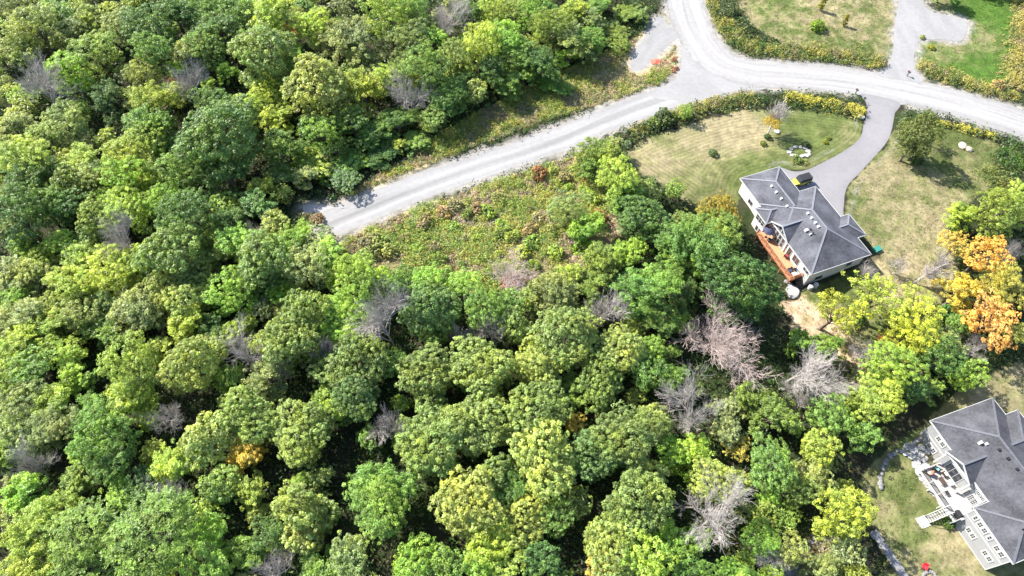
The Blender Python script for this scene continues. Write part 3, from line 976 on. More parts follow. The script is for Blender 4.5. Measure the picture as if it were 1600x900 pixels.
def plant(px, py, r_m, kind, label, group, name=None, hscale=1.0, colour=None, family=None, at_ground=None):
    """px,py = middle of the crown in the photo (at its own height), r_m = crown radius in metres"""
    fam, col, words = COLOURS[kind]
    fam = family or fam
    if fam in ('round', 'loose'):
        fam = fam + ('_big' if r_m > 3.4 else '_small')
    elif fam == 'frond':
        fam = 'frond_big'
    tm, cm, R, h = rnd.choice(VAR[fam])
    s = r_m / R
    sz = s * hscale * rnd.uniform(.74, .92)
    if at_ground is None:
        z = -1.0
        for _ in range(8):
            hc = h * sz + .15 * R * s
            p = unproject(px, py, z + hc)
            z = tz(p.x, p.y)
            if px < 1060:
                # trees along the road stay low enough that the road lies mostly in the sun
                tt_ = np.arange(0, 16, .8)
                rd = road_dist(p.x + .84 * tt_, p.y - .545 * tt_)
                hit = tt_[rd < 0.3]
                if inside(VERGE, np.array([p.x]), np.array([p.y]))[0]:
                    sz = max(sz * .72, .3 * s)
                if len(hit):
                    top = max(3.0, (hit[0] - 2.0) * .7)
                    sz = min(sz, top / (h + .85 * R))
    else:
        p = at_ground
        z = p.z
    root = empty(name or 'broadleaf_tree', (p.x, p.y, z - .05), rnd.uniform(0, 6.28))
    e = rnd.uniform(.86, 1.16)
    root.rotation_euler.x, root.rotation_euler.y = rnd.uniform(-.1, .1), rnd.uniform(-.1, .1)
    root.scale = (s * e, s / e, sz)
    link('trunk', tm, None, root)
    cr = link('crown', cm, None, root, (0, 0, h))
    lum = rnd.uniform(.84, 1.16)
    j = [lum * rnd.uniform(.93, 1.07), lum, lum * rnd.uniform(.9, 1.1)]
    cc_ = colour or col
    if kind not in 'OK':
        cc_ = (cc_[0] * 1.08, cc_[1] * 1.15, cc_[2])
    cr.color = (cc_[0] * j[0], cc_[1] * j[1], cc_[2] * j[2], 1)
    tag(root, label, 'tree', group)
    TREES.append((p.x, p.y, r_m))
    return root

def plant_bare(px, py, r_m, var, label, group=None, name='bare_tree', at_ground=None, hs=1.0):
    tm, bm, spread, zc, ztop = rnd.choice(var)
    s = r_m / spread
    sz = hs * (1.35 * r_m + 2.6) / ztop
    if at_ground is None:
        z = -1.0
        for _ in range(4):
            p = unproject(px, py, z + zc * sz)
            z = tz(p.x, p.y)
    else:
        p = at_ground
        z = p.z
    root = empty(name, (p.x, p.y, z - .05), rnd.uniform(0, 6.28))
    root.scale = (s, s, sz)
    link('trunk', tm, None, root)
    link('branches', bm, None, root)
    tag(root, label, 'tree', group)
    TREES.append((p.x, p.y, r_m * .8))
    return root

# ------------------------------------------------------------------ the wood, crown by crown (x, y, radius, kind in enlarged-crop units)
ZC = 1599 / 540.0
CROWNS = {
 (0, 0): "60 200 110 W;170 130 110 P;150 370 100 B;320 330 90 L;430 230 110 W;330 150 80 P;560 110 80 P;60 570 90 P;190 620 100 Y;300 560 100 P;470 420 90 D;690 120 110 D;700 230 90 G;640 330 80 P;700 430 110 Y;690 540 110 G;800 310 60 L;800 380 42 O;880 400 80 B;870 210 90 P;950 210 90 G;1000 110 110 D;1050 310 50 L;960 380 42 L;980 470 90 G;1010 590 170 N;1160 160 100 G;1310 120 48 O;1200 230 140 M;1330 310 60 G;1480 380 140 V;1180 470 80 Y;1240 420 80 Y;1290 520 80 Y;1310 650 100 G;1440 560 80 D;1440 730 100 Y;1250 30 120 Y;1450 110 80 Y;1540 150 90 P;1500 600 80 G;1560 690 60 D;1580 560 60 G;380 720 110 Y;560 700 110 Y;680 640 100 Y;760 660 90 G;120 720 120 Y;40 730 90 G;100 830 120 D;300 840 80 M;420 830 90 P;560 820 100 L;680 790 90 Y;830 790 110 G;1020 780 120 D;1190 860 70 Y;200 790 80 D;1310 790 80 D;1560 780 80 D;240 40 100 G;80 40 90 P;420 60 90 W;800 40 100 D;960 20 90 G;1100 30 90 G",
 (530, 0): "60 150 120 P;230 60 110 Y;330 180 90 P;470 80 95 B;430 160 70 L;400 320 110 G;300 330 90 W;100 380 110 Y;220 330 80 Y;550 260 90 W;640 190 100 Y;760 140 110 L;840 220 100 G;720 300 90 D;570 360 80 D;640 410 55 V;780 370 80 G;850 330 70 G;940 260 90 D;1000 130 90 W;1080 160 110 P;1150 70 80 P;1250 120 90 W;1150 190 80 G;1050 240 60 L;1350 40 90 W;900 60 90 G;960 90 60 Y;600 50 80 D;700 30 80 Y;60 560 80 D;150 600 100 G;260 540 100 G;350 640 70 G;330 450 75 B;440 540 60 W;480 480 70 D;520 440 80 D;50 740 80 G;40 830 70 D;200 700 80 D;1000 380 70 G;340 30 80 G;820 20 80 W;1080 30 80 Y;1200 20 80 G;1190 680 95 W;1190 750 75 G;1280 810 100 Y;1420 850 60 P;1330 860 80 G;1290 190 60 W",
 (0, 298): "60 100 130 D;100 240 80 L;280 240 70 L;180 60 100 G;340 60 80 D;440 120 90 M;430 200 70 M;580 90 110 L;740 50 90 L;870 110 130 D;1050 130 90 D;1190 40 85 D;600 210 90 B;860 205 36 b;1165 185 40 b;950 215 60 V;30 360 90 P;130 370 90 P;360 290 100 Y;300 420 120 Y;470 380 120 Y;620 330 90 Y;800 290 140 M;880 370 100 M;790 430 100 V;850 490 100 V;1010 300 70 P;1090 240 90 L;1220 290 130 M;1210 390 110 N;1340 220 110 L;1420 330 110 P;1530 270 90 L;1560 400 80 L;1080 460 110 L;850 590 90 Y;600 530 130 P;480 500 80 P;230 540 100 Y;80 560 120 P;360 560 90 P;180 650 120 Y;420 610 80 G;510 640 80 G;60 700 120 Y;260 760 90 Y;580 790 130 Y;720 720 70 Y;870 770 130 V;970 760 90 Y;1100 640 80 Y;1120 760 85 B;1230 700 70 Y;1290 470 60 L;1370 580 130 M;1340 700 130 M;1230 830 100 P;1310 810 60 b;1540 540 100 L;1560 630 90 L;1540 820 90 M;1500 730 50 b;40 860 90 Y;150 830 100 G;330 850 90 L;1150 330 70 W;950 620 80 D",
 (530, 298): "60 400 110 L;60 520 110 L;30 640 80 L;225 610 125 B;430 530 130 N;450 660 70 G;590 420 80 L;640 530 100 G;780 520 70 G;800 600 80 M;690 640 60 b;545 680 50 b;1000 440 120 P;880 490 70 W;1190 430 85 W;1220 300 95 W;1050 80 100 P;1150 150 90 L;1310 30 70 G;1400 120 110 N;1370 270 60 L;1320 410 65 D;1540 200 100 G;1450 420 150 G;1460 560 110 G;1550 330 90 G;1270 530 70 B;1180 590 55 b;80 790 140 M;250 800 70 G;400 820 120 M;690 790 140 M;1040 670 150 M;920 800 110 V;1290 720 110 V;1220 840 110 M;1450 730 70 L;1440 830 80 G;1540 740 50 G;1560 850 80 G;960 880 70 V;200 400 60 L;290 420 80 G;400 420 80 L;560 850 60 D",
 (1060, 298): "90 200 150 G;200 150 110 W;30 460 100 D;110 330 100 G;1470 80 120 W;1590 60 90 Y;1330 90 65 Y;1280 250 75 O;1400 300 110 O;1330 430 95 K;1500 390 105 O;1450 570 130 O;1530 650 85 O;1350 830 75 L;1200 780 95 D;1000 830 120 L;1300 610 55 G;1250 690 100 P;700 700 80 G;580 690 65 G;1150 700 70 Y;1590 480 80 O;720 550 115 S;900 490 145 S;1080 610 130 S;1120 500 80 S",
 (0, 596): "100 80 110 P;230 80 100 Y;240 190 120 P;60 200 90 P;120 380 80 B;400 140 110 G;480 250 130 G;520 350 100 G;590 60 100 Y;690 150 60 Y;760 130 85 B;780 360 110 Y;330 460 80 W;100 510 100 L;540 510 90 L;760 510 60 b;950 250 110 V;1140 130 120 M;1120 330 85 K;1370 250 130 M;1450 170 90 M;1540 130 70 L;1000 470 90 M;1150 490 80 Y;860 560 70 W;1390 470 60 L;1360 580 110 V;1490 620 80 M;970 680 100 L;100 680 140 Y;380 690 140 F;680 700 190 F;400 840 130 F;120 840 140 Y;940 860 110 L;1120 780 90 G;1400 720 90 V;1260 860 60 b;1560 860 60 L;260 580 90 Y;640 480 80 D;1250 700 80 D",
 (530, 596): "60 60 110 N;420 90 80 M;130 250 60 G;230 210 65 B;310 210 70 W;640 180 150 M;430 270 160 M;900 130 140 M;720 420 90 M;940 330 150 V;1090 180 48 K;1120 300 45 K;1190 330 120 N;1340 230 150 M;1200 60 80 W;200 450 140 G;200 570 140 G;600 560 160 V;800 500 90 G;840 650 120 V;700 740 110 Y;40 800 100 P;330 830 100 L;480 850 110 G;780 800 100 Y;1010 640 90 G;1400 540 150 M;1420 420 90 V;1270 750 140 V;1400 830 120 L;1240 870 80 K;1530 720 100 L;1550 340 80 L;930 820 90 D;640 860 80 L",
 (1060, 596): "100 150 135 B;60 310 100 L;170 440 115 V;280 310 75 K;440 380 120 G;420 530 75 L;640 300 90 Y;650 420 90 P;560 510 80 W;250 640 140 B;600 70 100 B;450 150 100 W;700 150 100 G;960 90 110 Y;880 240 80 G;740 600 130 Y;450 820 90 B;60 740 90 G;230 870 60 L;430 890 60 L;350 40 80 W;60 880 90 G;820 60 80 W;1080 20 70 D;1180 20 60 W",
}
SHORT = {'M': 'grey-green maple', 'N': 'dark maple', 'V': 'pale maple', 'P': 'dusty green tree', 'Y': 'yellow-green tree', 'L': 'lime-green tree', 'G': 'mid-green tree',
         'D': 'deep green tree', 'W': 'olive-green tree', 'F': 'frond-leaved tree', 'K': 'golden tree', 'O': 'orange tree', 'S': 'airy yellow tree', 'B': 'leafless tree', 'b': 'small leafless tree'}
def side_of(px, py):
    """which stand of trees a crown belongs to, in words"""
    road_y = np.interp(px, [0, 200, 420, 512, 640, 868, 1060], [370, 372, 358, 340, 290, 215, 130])
    if px < 1060 and py < road_y:
        return 'beyond the dead-end road', 'wood beyond the dead-end road'
    if px < 420 or (px < 560 and py > 420):
        return 'past the road end', 'mixed wood past the road end'
    if px < 1040:
        return 'below the weedy meadow', 'tall stand below the meadow'
    if py < 520 and px < 1210:
        return 'behind the red deck', 'stand behind the red deck'
    if px > 1400 and py < 560:
        return 'by the dry lawn', 'edge of the dry lawn'
    return 'between the two houses', 'belt between the houses'
def register(root, k, rm, where, grp):
    sz_ = 'wide ' if rm > 4.7 else 'small ' if rm < 2.3 and k != 'b' else ''
    REG.append((root, sz_ + SHORT[k], SHORT[k], where))
    root['group'] = sz_ + SHORT[k] + ', ' + grp
def art(w):
    return ('an ' if w[0] in 'aeiou' else 'a ') + w
def label_neighbours():
    P = np.array([[r.location.x, r.location.y] for r, *_ in REG])
    for i, (r, name, plain, where) in enumerate(REG):
        d = np.hypot(*(P - P[i]).T)
        o = np.argsort(d)[1:4]
        a = REG[o[0]][2]
        b = next((REG[q][2] for q in o[1:] if REG[q][2] != a), REG[o[1]][2])
        lab = name + ' between ' + art(a) + ' and ' + art(b) + ' ' + where if a != b else name + ' among ' + a + 's ' + where
        if len(lab.replace('-', ' ').split()) > 16:
            lab = lab if len(lab.split()) <= 14 else name + ' beside ' + art(a) + ' ' + where
        r['label'] = lab
for (x0, y0), txt in CROWNS.items():
    for e in txt.split(';'):
        cx, cy, r, k = e.split()
        px, py, rp = x0 + float(cx) / ZC, y0 + float(cy) / ZC, float(r) / ZC
        where, grp = side_of(px, py)
        if k in 'Bb':
            if k == 'B' and px > 1000:
                continue        # the big leafless ones by the houses are planted by hand below
            rm = rp * metres_per_px(px, py, 7)
            o = plant_bare(px, py, rm * 1.3, BARE if k == 'B' and rm > 2.4 else BARE_SMALL, 'leafless tree', None, hs=1.55)
            register(o, k, rm, where, grp)
            continue
        rm = rp * metres_per_px(px, py, 9) * 1.07
        if k == 'S':
            continue
        hs = 1.0
        col = rnd.choice([(.56, .37, .10), (.56, .46, .12), (.36, .37, .09), (.52, .29, .09)]) if k == 'O' and px > 1060 else None
        o = plant(px, py, rm, k, 'tree', None, name={'M': 'maple_tree', 'N': 'maple_tree', 'V': 'maple_tree', 'O': 'autumn_tree', 'K': 'golden_tree'}.get(k, 'broadleaf_tree'), colour=col,
                  family='sparse' if k in 'OK' and px > 1060 and rnd.random() < .85 else None)
        register(o, k, rm, where, grp)
# ------------------------------------------------------------------ single trees with a look of their own
def cr6(cx, cy): return 1060 + cx / ZC, 298 + cy / ZC
def crb(cx, cy): return 1060 + cx / ZC, 596 + cy / ZC
def rad(px, py, r, z=8): return r / ZC * metres_per_px(px, py, z)
def single(pt, r, kind, label, **kw):
    return plant(*pt, rad(*pt, r), kind, label, None, **kw)
single(cr6(275, 435), 165, 'G', 'broad dark green oak right beside the red deck', name='oak_tree', family='round', colour=(.07, .14, .042))
single(cr6(190, 70), 95, 'V', 'golden olive tree against the white back wall of the garage', name='golden_tree', colour=(.21, .17, .035))
single(cr6(720, 555), 118, 'S', 'thin lime-yellow tree in front of the shaded gable wall', name='yellowing_tree', colour=(.33, .355, .07))
single(cr6(900, 490), 150, 'S', 'widest lime-green airy tree on the bare path below the house', name='yellowing_tree')
single(cr6(1080, 615), 140, 'S', 'yellow-green airy tree between the path and the orange trees', name='yellowing_tree', colour=(.30, .325, .06), family='loose')
single(cr6(1120, 500), 80, 'S', 'small lime airy tree beside the leafless saplings', name='yellowing_tree')
def single_bare(pt, r, var, label, **kw):
    return plant_bare(*pt, rad(*pt, r, 5), var, label, None, **kw)
single_bare(cr6(200, 715), 200, BARE_PINK, 'big round leafless tree with dense pinkish twigs beside the dark oak', hs=1.0)
single_bare(cr6(560, 800), 150, BARE, 'leafless grey tree spreading over scrub below the bare path', hs=1.15)
single_bare(cr6(690, 860), 110, BARE, 'leafless pale tree with thick forked limbs between green shrubs', hs=1.15)
single_bare(cr6(870, 790), 110, BARE, 'low leafless white-grey tree where the bare path ends', hs=.9)
single_bare(cr6(1560, 285), 70, BARE_SMALL, 'leafless grey tree behind the orange crowns')
single_bare(cr6(1510, 430), 50, BARE_SMALL, 'small leafless tree amid the orange crowns')
single_bare(cr6(1370, 745), 85, BARE, 'leafless grey tree under the lowest orange crown')
single_bare(crb(100, 160), 185, BARE, 'leafless silvery tree with long arching limbs beside the pinkish tree', hs=1.35)
single_bare(crb(600, 70), 110, BARE, 'leafless grey tree over olive scrub above the orange-gold crown', hs=1.2)
single_bare(crb(250, 650), 190, BARE, 'leafless grey tree with a dome of fine twigs above the gravel outcrop', hs=1.4)
single_bare(crb(450, 840), 95, BARE, 'low leafless brushy tree beside the gravel outcrop', hs=1.1)
single_bare(crb(1150, 20), 45, BARE_SMALL, 'small spiky leafless tree at the shaded edge of the dry lawn')
# saplings on the dry lawn
plant_bare(0, 0, 2.4, SAPLING, 'slender leafless sapling on the dry lawn', name='sapling', at_ground=ground_at(1427, 442))
plant_bare(0, 0, 2.5, SAPLING, 'leaning leafless sapling beside a chopped stump on the dry lawn', name='sapling', at_ground=ground_at(1456, 428))
plant_bare(0, 0, 1.4, BARE_SMALL, 'low leafless bush in the shade of the gable wall', name='bare_bush', at_ground=ground_at(1345, 437))
plant_bare(0, 0, 1.5, BARE_SMALL, 'low pale brushwood beyond the corner of the shaded wall', name='bare_bush', at_ground=ground_at(1392, 428))
# half-bare young tree on the mown front lawn: bare top, yellow leaves below
tm, bm, spread, zc, ztop = SAPLING[0]
g = ground_at(1197, 213)
yt = empty('young_tree', (g.x, g.y, g.z - .05), 1.2)
s = 3.0 / spread
for nm, me in (('trunk', tm), ('branches', bm)):
    o = link(nm, me, None, yt)
    o.scale = (s, s, 8.0 / ztop)
cmesh = VAR['sparse'][0][1]
o = link('crown', cmesh, None, yt, (0, 0, 3.4))
o.scale = (.52, .52, .5)
o.color = (.36, .27, .03, 1)
tag(yt, 'half-bare young tree with yellow lower leaves on the mown lawn', 'tree')
TREES.append((g.x, g.y, 2.5))
# tree beside the driveway, twin stems, long shadow
g = ground_at(1412, 250)
tt = empty('lawn_tree', (g.x, g.y, g.z - .05), .6)
cm = VAR['round_big'][1][1]
mb = MB()
mb.tube([(-.9, .3, -.3), (-.7, .2, 2.2), (-.3, 0, 5.6)], [.24, .2, .1], 7)
mb.build('trunk', M['bark'], tt)
mb = MB()
mb.tube([(.6, -.4, -.3), (.5, -.3, 2.2), (.3, 0, 5.6)], [.24, .2, .1], 7)
mb.build('trunk', M['bark'], tt)
o = link('crown', cm, None, tt, (.2, .3, 6.9))
o.scale = (.74, .74, .8)
o.color = (.13, .165, .05, 1)
tag(tt, 'dense twin-stemmed green tree beside the curving driveway', 'tree')
g = ground_at(1452, 228)
plant(0, 0, 1.9, 'P', 'pale airy small tree between the twin-stemmed tree and the street', None, at_ground=g, family='sparse', colour=(.15, .17, .06))
# trees past the top of the picture whose shadows lie over the vivid lawn
for px, py, r in ((1463, 3, 3.6), (1520, -18, 4.2), (1560, -22, 4.4), (1590, -30, 4.2)):
    plant(0, 0, r, 'G', 'green tree at the far edge of the vivid lawn, throwing a long shadow', 'trees at the far edge of the vivid lawn', at_ground=ground_at(px, py), name='lawn_tree')
# shrubs standing alone
SHRUBS = [
    (1275, 46, 1.6, (.12, .17, .025), 'round bright green bush on the rough lawn across the street'),
    (1113, 241, .9, (.06, .09, .035), 'small dark shrub on the striped mown lawn'),
    (1199, 216, .7, (.035, .06, .025), 'low dark shrub at the foot of the half-bare young tree'),
    (1192, 226, .7, (.12, .14, .03), 'small yellow-green shrub beside the foot of the half-bare young tree'),
    (1289, 223, .55, (.17, .17, .03), 'small yellow-green shrub nearer the house on the green mown lawn'),
    (1294, 217, .5, (.13, .16, .03), 'small lime shrub nearer the street on the green mown lawn'),
    (1431, 254, 1.2, (.035, .06, .022), 'dark round shrub in the shade of the twin-stemmed tree'),
    (1454, 76, .8, (.19, .19, .03), 'small yellowish bush beside the square parking bay'),
    (1557, 138, 1.4, (.26, .17, .10), 'tan seed-headed bush at the corner of the vivid lawn'),
    (1340, 502, 1.1, (.075, .13, .03), 'small green bush at the foot of the airy tree'),
    (1475, 493, 1.4, (.05, .11, .03), 'low green bush below the orange trees'),
    (1035, 191, 1.9, (.05, .075, .03), 'dark leafy bush in the goldenrod bank by the dead-end road'),
    (1022, 196, 1.5, (.085, .12, .035), 'mid-green bush in the goldenrod bank by the dead-end road'),
    (1050, 186, 1.3, (.10, .13, .035), 'pale green bush in the goldenrod bank by the dead-end road'),
    (980, 229, .9, (.11, .14, .10), 'small silvery bush at the bare corner of the mown lawn'),
    (935, 345, 1.6, (.20, .11, .065), 'rust-brown bush in the meadow beside pale willows'),
    (842, 275, 1.5, (.19, .10, .06), 'reddish brown bush in the meadow next to the road'),
    (800, 448, 2.0, (.22, .10, .065), 'reddish bush under the leafless thicket'),
    (1382, 535, 1.2, (.24, .11, .06), 'small russet bush beside the low white-grey tree'),
    (496, 345, 1.2, (.17, .10, .05), 'rusty brown bush at the very end of the road'),
    (1480, 818, .9, (.06, .10, .03), 'dark green bush beside the white deck stairs'),
    (1440, 60, .6, (.16, .17, .04), 'tiny yellow shrub at the driveway edge'),
    (1245, 252, .9, (.12, .16, .05), 'low green bed of plants below the white rock ring'),
    (1258, 228, .8, (.06, .085, .035), 'dark low plant behind the white rock ring'),
]
for px, py, r, col, lab in SHRUBS:
    col = tuple(q * 1.25 for q in col)
    o = plant(0, 0, r, 'G', lab, None, name='shrub', at_ground=ground_at(px, py), family='shrub', colour=col)
    o['category'] = 'shrub'
MSH = [(880, 290), (905, 300), (860, 320), (900, 330), (925, 318), (845, 345), (880, 360), (915, 372), (835, 380), (860, 398), (815, 395), (780, 400), (750, 405), (720, 415), (690, 410), (660, 415), (630, 405),
       (600, 395), (575, 385), (890, 395), (870, 268), (905, 262), (840, 420), (760, 430), (700, 432), (650, 430), (790, 370), (745, 380), (690, 385), (620, 385), (820, 330), (770, 340)]
_r = random.Random(8)
MSH += [(_r.uniform(560, 930), 0) for _ in range(46)]
MSH = [(x_, y_ if y_ else np.interp(x_, [545, 640, 760, 880, 930], [365, 330, 288, 250, 240]) + _r.uniform(22, 120) * min(1.0, (x_ - 480) / 250)) for x_, y_ in MSH]
MCOL = [((.20, .28, .06), 'lime-green'), ((.28, .31, .07), 'yellow-green'), ((.16, .22, .06), 'mid-green'), ((.23, .25, .09), 'dusty green'), ((.25, .185, .12), 'russet brown'), ((.26, .22, .14), 'straw-brown')]
for i, (px, py) in enumerate(MSH):
    col, word = rnd.choice(MCOL[:4] if rnd.random() < .75 else MCOL[4:])
    r_ = rnd.uniform(.6, 1.6)
    size = 'tiny' if r_ < .85 else 'low' if r_ < 1.25 else 'bushy'
    near = 'beside the dead-end road' if py < np.interp(px, [545, 640, 760, 880, 930], [365, 330, 288, 250, 240]) + 38 else 'at the wood edge' if py > 392 else 'amid the meadow weeds'
    o = plant(0, 0, r_, 'G', '%s %s shrub %s' % (size, word, near), '%s %s shrubs %s' % (size, word, near), name='shrub', at_ground=ground_at(px + rnd.uniform(-8, 8), py + rnd.uniform(-6, 6)), family='shrub', colour=col, hscale=.9)
    o['category'] = 'shrub'
for px, py, r, lab in ((1318, 41, .62, 'slim upright golden shrub beside the round bush'), (1280, 16, .75, 'slim upright golden shrub across the street from the junction')):
    o = plant(0, 0, r, 'Y', lab, None, name='shrub', at_ground=ground_at(px, py), family='column', colour=(.2, .18, .03))
    o['category'] = 'shrub'
plant_bare(800, 435, 4.2, BARE_PINK, 'leafless thicket of pinkish grey stems at the meadow edge', None, hs=.55)
plant_bare(690, 30, 2.6, BARE, 'leafless whitish tree standing high in the wood', None)

# ------------------------------------------------------------------ fill the gaps in the wood with small understorey trees
T = np.array(TREES)
OPEN = [LAWN1, LAWN2, LAWN3, LAWN4, LAWN5, PATHD, MEADOW, VERGE, TANROCK]
SLABLINE = gpolyt([(1355, 815), (1385, 862), (1430, 930)])
def is_wood(x, y, margin=1.5):
    ok = road_dist(x, y) > margin
    for P in OPEN:
        ok &= ~inside(P, x, y)
    a, b = h1w(-1, -3), h2w(-2, -4)
    c1, s1 = math.cos(H1_ROT), math.sin(H1_ROT)
    ok &= seg_dist(SLABLINE, x, y) > 4.5
    for O, R_, lim in ((H1_O, H1_ROT, (-4, 26, -3, 18)), (H2_O, H2_ROT, (-12, 24, -9, 30))):
        dx, dy = x - O[0], y - O[1]
        v = dx * math.cos(R_) + dy * math.sin(R_)
        u = -dx * math.sin(R_) + dy * math.cos(R_)
        ok &= ~((u > lim[0]) & (u < lim[1]) & (v > lim[2]) & (v < lim[3]))
    return ok
def in_frame(x, y, z=6.0, pad=60):
    cp, sp = math.cos(PITCH), math.sin(PITCH)
    dep = y * cp + (CAM_H - z) * sp
    up = y * sp - (CAM_H - z) * cp
    px = 800 + FOC * x / dep
    py = 450 - FOC * up / dep
    return (px > -pad) & (px < 1600 + pad) & (py > -pad) & (py < 900 + pad), px, py
rg = np.random.default_rng(11)
cand = np.stack([rg.uniform(-135, 110, 9000), rg.uniform(8, 150, 9000)], 1)
inf, cpx, cpy = in_frame(cand[:, 0], cand[:, 1], 6.0, 45)
good = inf & is_wood(cand[:, 0], cand[:, 1], 2.5) & ((cpx < 1080) | (cpy > 560))
fill = []
for (x, y), ok, px, py in zip(cand, good, cpx, cpy):
    if not ok or len(fill) >= 220:
        continue
    d = np.hypot(T[:, 0] - x, T[:, 1] - y) - T[:, 2] * .9
    if d.min() < .55:
        continue
    k = str(rg.choice(list('GYYPWLLV')))
    r = float(rg.uniform(1.5, 2.7))
    fill.append((r, x, y, k, px, py))
    T = np.vstack([T, (x, y, r)])
fill.sort(reverse=True)
for r, x, y, k, px, py in fill[:40]:
    where, grp = side_of(px, py)
    o = plant(0, 0, r, k, 'tree', None, at_ground=Vector((x, y, tz(x, y))), hscale=.9)
    register(o, k, r, where, grp)
# the many smaller ones below the canopy, past what can be told apart: one mass
SRC = []
for tm, cm, R, h in VAR['loose_small']:
    n = len(cm.vertices)
    v = np.empty(n * 3, np.float32); cm.vertices.foreach_get('co', v)
    a = np.empty(n, np.float32); cm.attributes['val'].data.foreach_get('value', a)
    b = np.empty(n, np.float32); cm.attributes['hue'].data.foreach_get('value', b)
    SRC.append((v.reshape(-1, 4, 3), a[::4].copy(), b[::4].copy(), R, h))
VV, CC = [], []
for r, x, y, k, px, py in fill[40:]:
    q, val, hue, R, h = SRC[rg.integers(len(SRC))]
    sel = rg.random(len(q)) < .23
    q = q[sel]
    c0 = q.mean(1, keepdims=True)
    q = c0 + (q - c0) * 1.85
    s_ = r / R
    sz_ = s_ * .9 * rg.uniform(.74, .92)
    an = rg.random() * 6.28
    ca, sa = math.cos(an), math.sin(an)
    z0 = tz(x, y)
    Q = np.stack([(q[..., 0] * ca - q[..., 1] * sa) * s_ + x, (q[..., 0] * sa + q[..., 1] * ca) * s_ + y, (q[..., 2] + h) * sz_ + z0], -1)
    base = np.array(COLOURS[k][1]) * rg.uniform(.84, 1.16)
    hm = hue[sel][:, None]
    col = (base * (1 - hm) + base * [1.28, 1.13, .72] * hm) * val[sel][:, None]
    w = .09 * s_ + .05
    tr_ = []
    for dx, dy in ((w, w), (-w, w), (-w, -w), (w, -w)):
        ex, ey = (-dy, dx)
        tr_.append([(x + dx, y + dy, z0 - .3), (x + ex, y + ey, z0 - .3), (x + ex * .5, y + ey * .5, z0 + h * sz_), (x + dx * .5, y + dy * .5, z0 + h * sz_)])
    VV += [Q.reshape(-1, 3), np.array(tr_).reshape(-1, 3)]
    CC += [np.repeat(col, 4, 0), np.tile([[.11, .09, .07]], (16, 1))]
VV, CC = np.concatenate(VV), np.concatenate(CC)
tag(link('understorey_trees', mesh_np('understorey_trees', VV, np.arange(len(VV)).reshape(-1, 4), {'Col': CC}), M['weeds']), 'mass of small understorey trees between the taller crowns', 'trees', None, 'stuff')
planted = len(fill)
label_neighbours()
print('trees', len(TREES), 'gap fill', planted)

# ------------------------------------------------------------------ low vegetation nobody could count
def tufts(name, x, y, h, r, per, leaf, colfn, label, cat, seed, z=None, upright=.4, slim=.4, kind='stuff'):
    rng = np.random.default_rng(seed)
    n = len(x)
    if n == 0:
        return
    z = terrain(x, y) if z is None else z
    h = np.broadcast_to(h, n); r = np.broadcast_to(r, n)
    a = rng.random((n, per)) * 6.28
    q = np.sqrt(rng.random((n, per)))
    t = rng.random((n, per)) ** .7
    P = np.stack([x[:, None] + np.cos(a) * q * r[:, None], y[:, None] + np.sin(a) * q * r[:, None], z[:, None] + .03 + h[:, None] * t * (1 - .45 * q * q)], -1)
    N = unit(np.stack([np.cos(a) * q, np.sin(a) * q, np.full_like(a, .85)], -1) + rng.normal(size=(n, per, 3)) * upright)
    Cc = colfn(rng, t)
    V, F = leaf_quads(P.reshape(-1, 3), N.reshape(-1, 3), leaf, rng, slim)
    o = link(name, mesh_np(name, V, F, {'Col': np.repeat(Cc.reshape(-1, 3), 4, 0)}), M['weeds'])
    return tag(o, label, cat, None, kind)

def scatter(poly, density, seed):
    rng = np.random.default_rng(seed)
    poly = np.asarray(poly)
    lo, hi = poly.min(0), poly.max(0)
    n = int((hi - lo).prod() * density)
    x, y = rng.uniform(lo[0], hi[0], n), rng.uniform(lo[1], hi[1], n)
    k = inside(poly, x, y)
    return x[k], y[k]

def palette(cols, weights_fn, x, y, vary=.22):
    cols = np.array(cols)
    def f(rng, t):
        n, per = t.shape
        w = weights_fn(rng, n)
        base = cols[w]
        return base[:, None] * rng.uniform(1 - vary, 1 + vary, (n, per, 1)) * rng.uniform(.85, 1.15, (n, 1, 3))
    return f

# undergrowth on the forest floor
rg = np.random.default_rng(21)
x, y = rg.uniform(-135, 105, 46000), rg.uniform(8, 150, 46000)
inf, ux, uy = in_frame(x, y, 0, 40)
k = inf & is_wood(x, y, .8)
x, y = x[k], y[k]
n_u = fbm(x, y, 5, 71)
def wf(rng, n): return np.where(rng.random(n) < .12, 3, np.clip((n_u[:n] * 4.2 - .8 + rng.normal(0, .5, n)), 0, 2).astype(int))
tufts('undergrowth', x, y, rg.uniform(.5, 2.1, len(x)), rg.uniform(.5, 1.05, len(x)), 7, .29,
      palette([(.035, .065, .02), (.055, .10, .026), (.10, .14, .034), (.09, .10, .035)], wf, x, y), 'shaded bushy undergrowth covering the forest floor', 'undergrowth', 31)

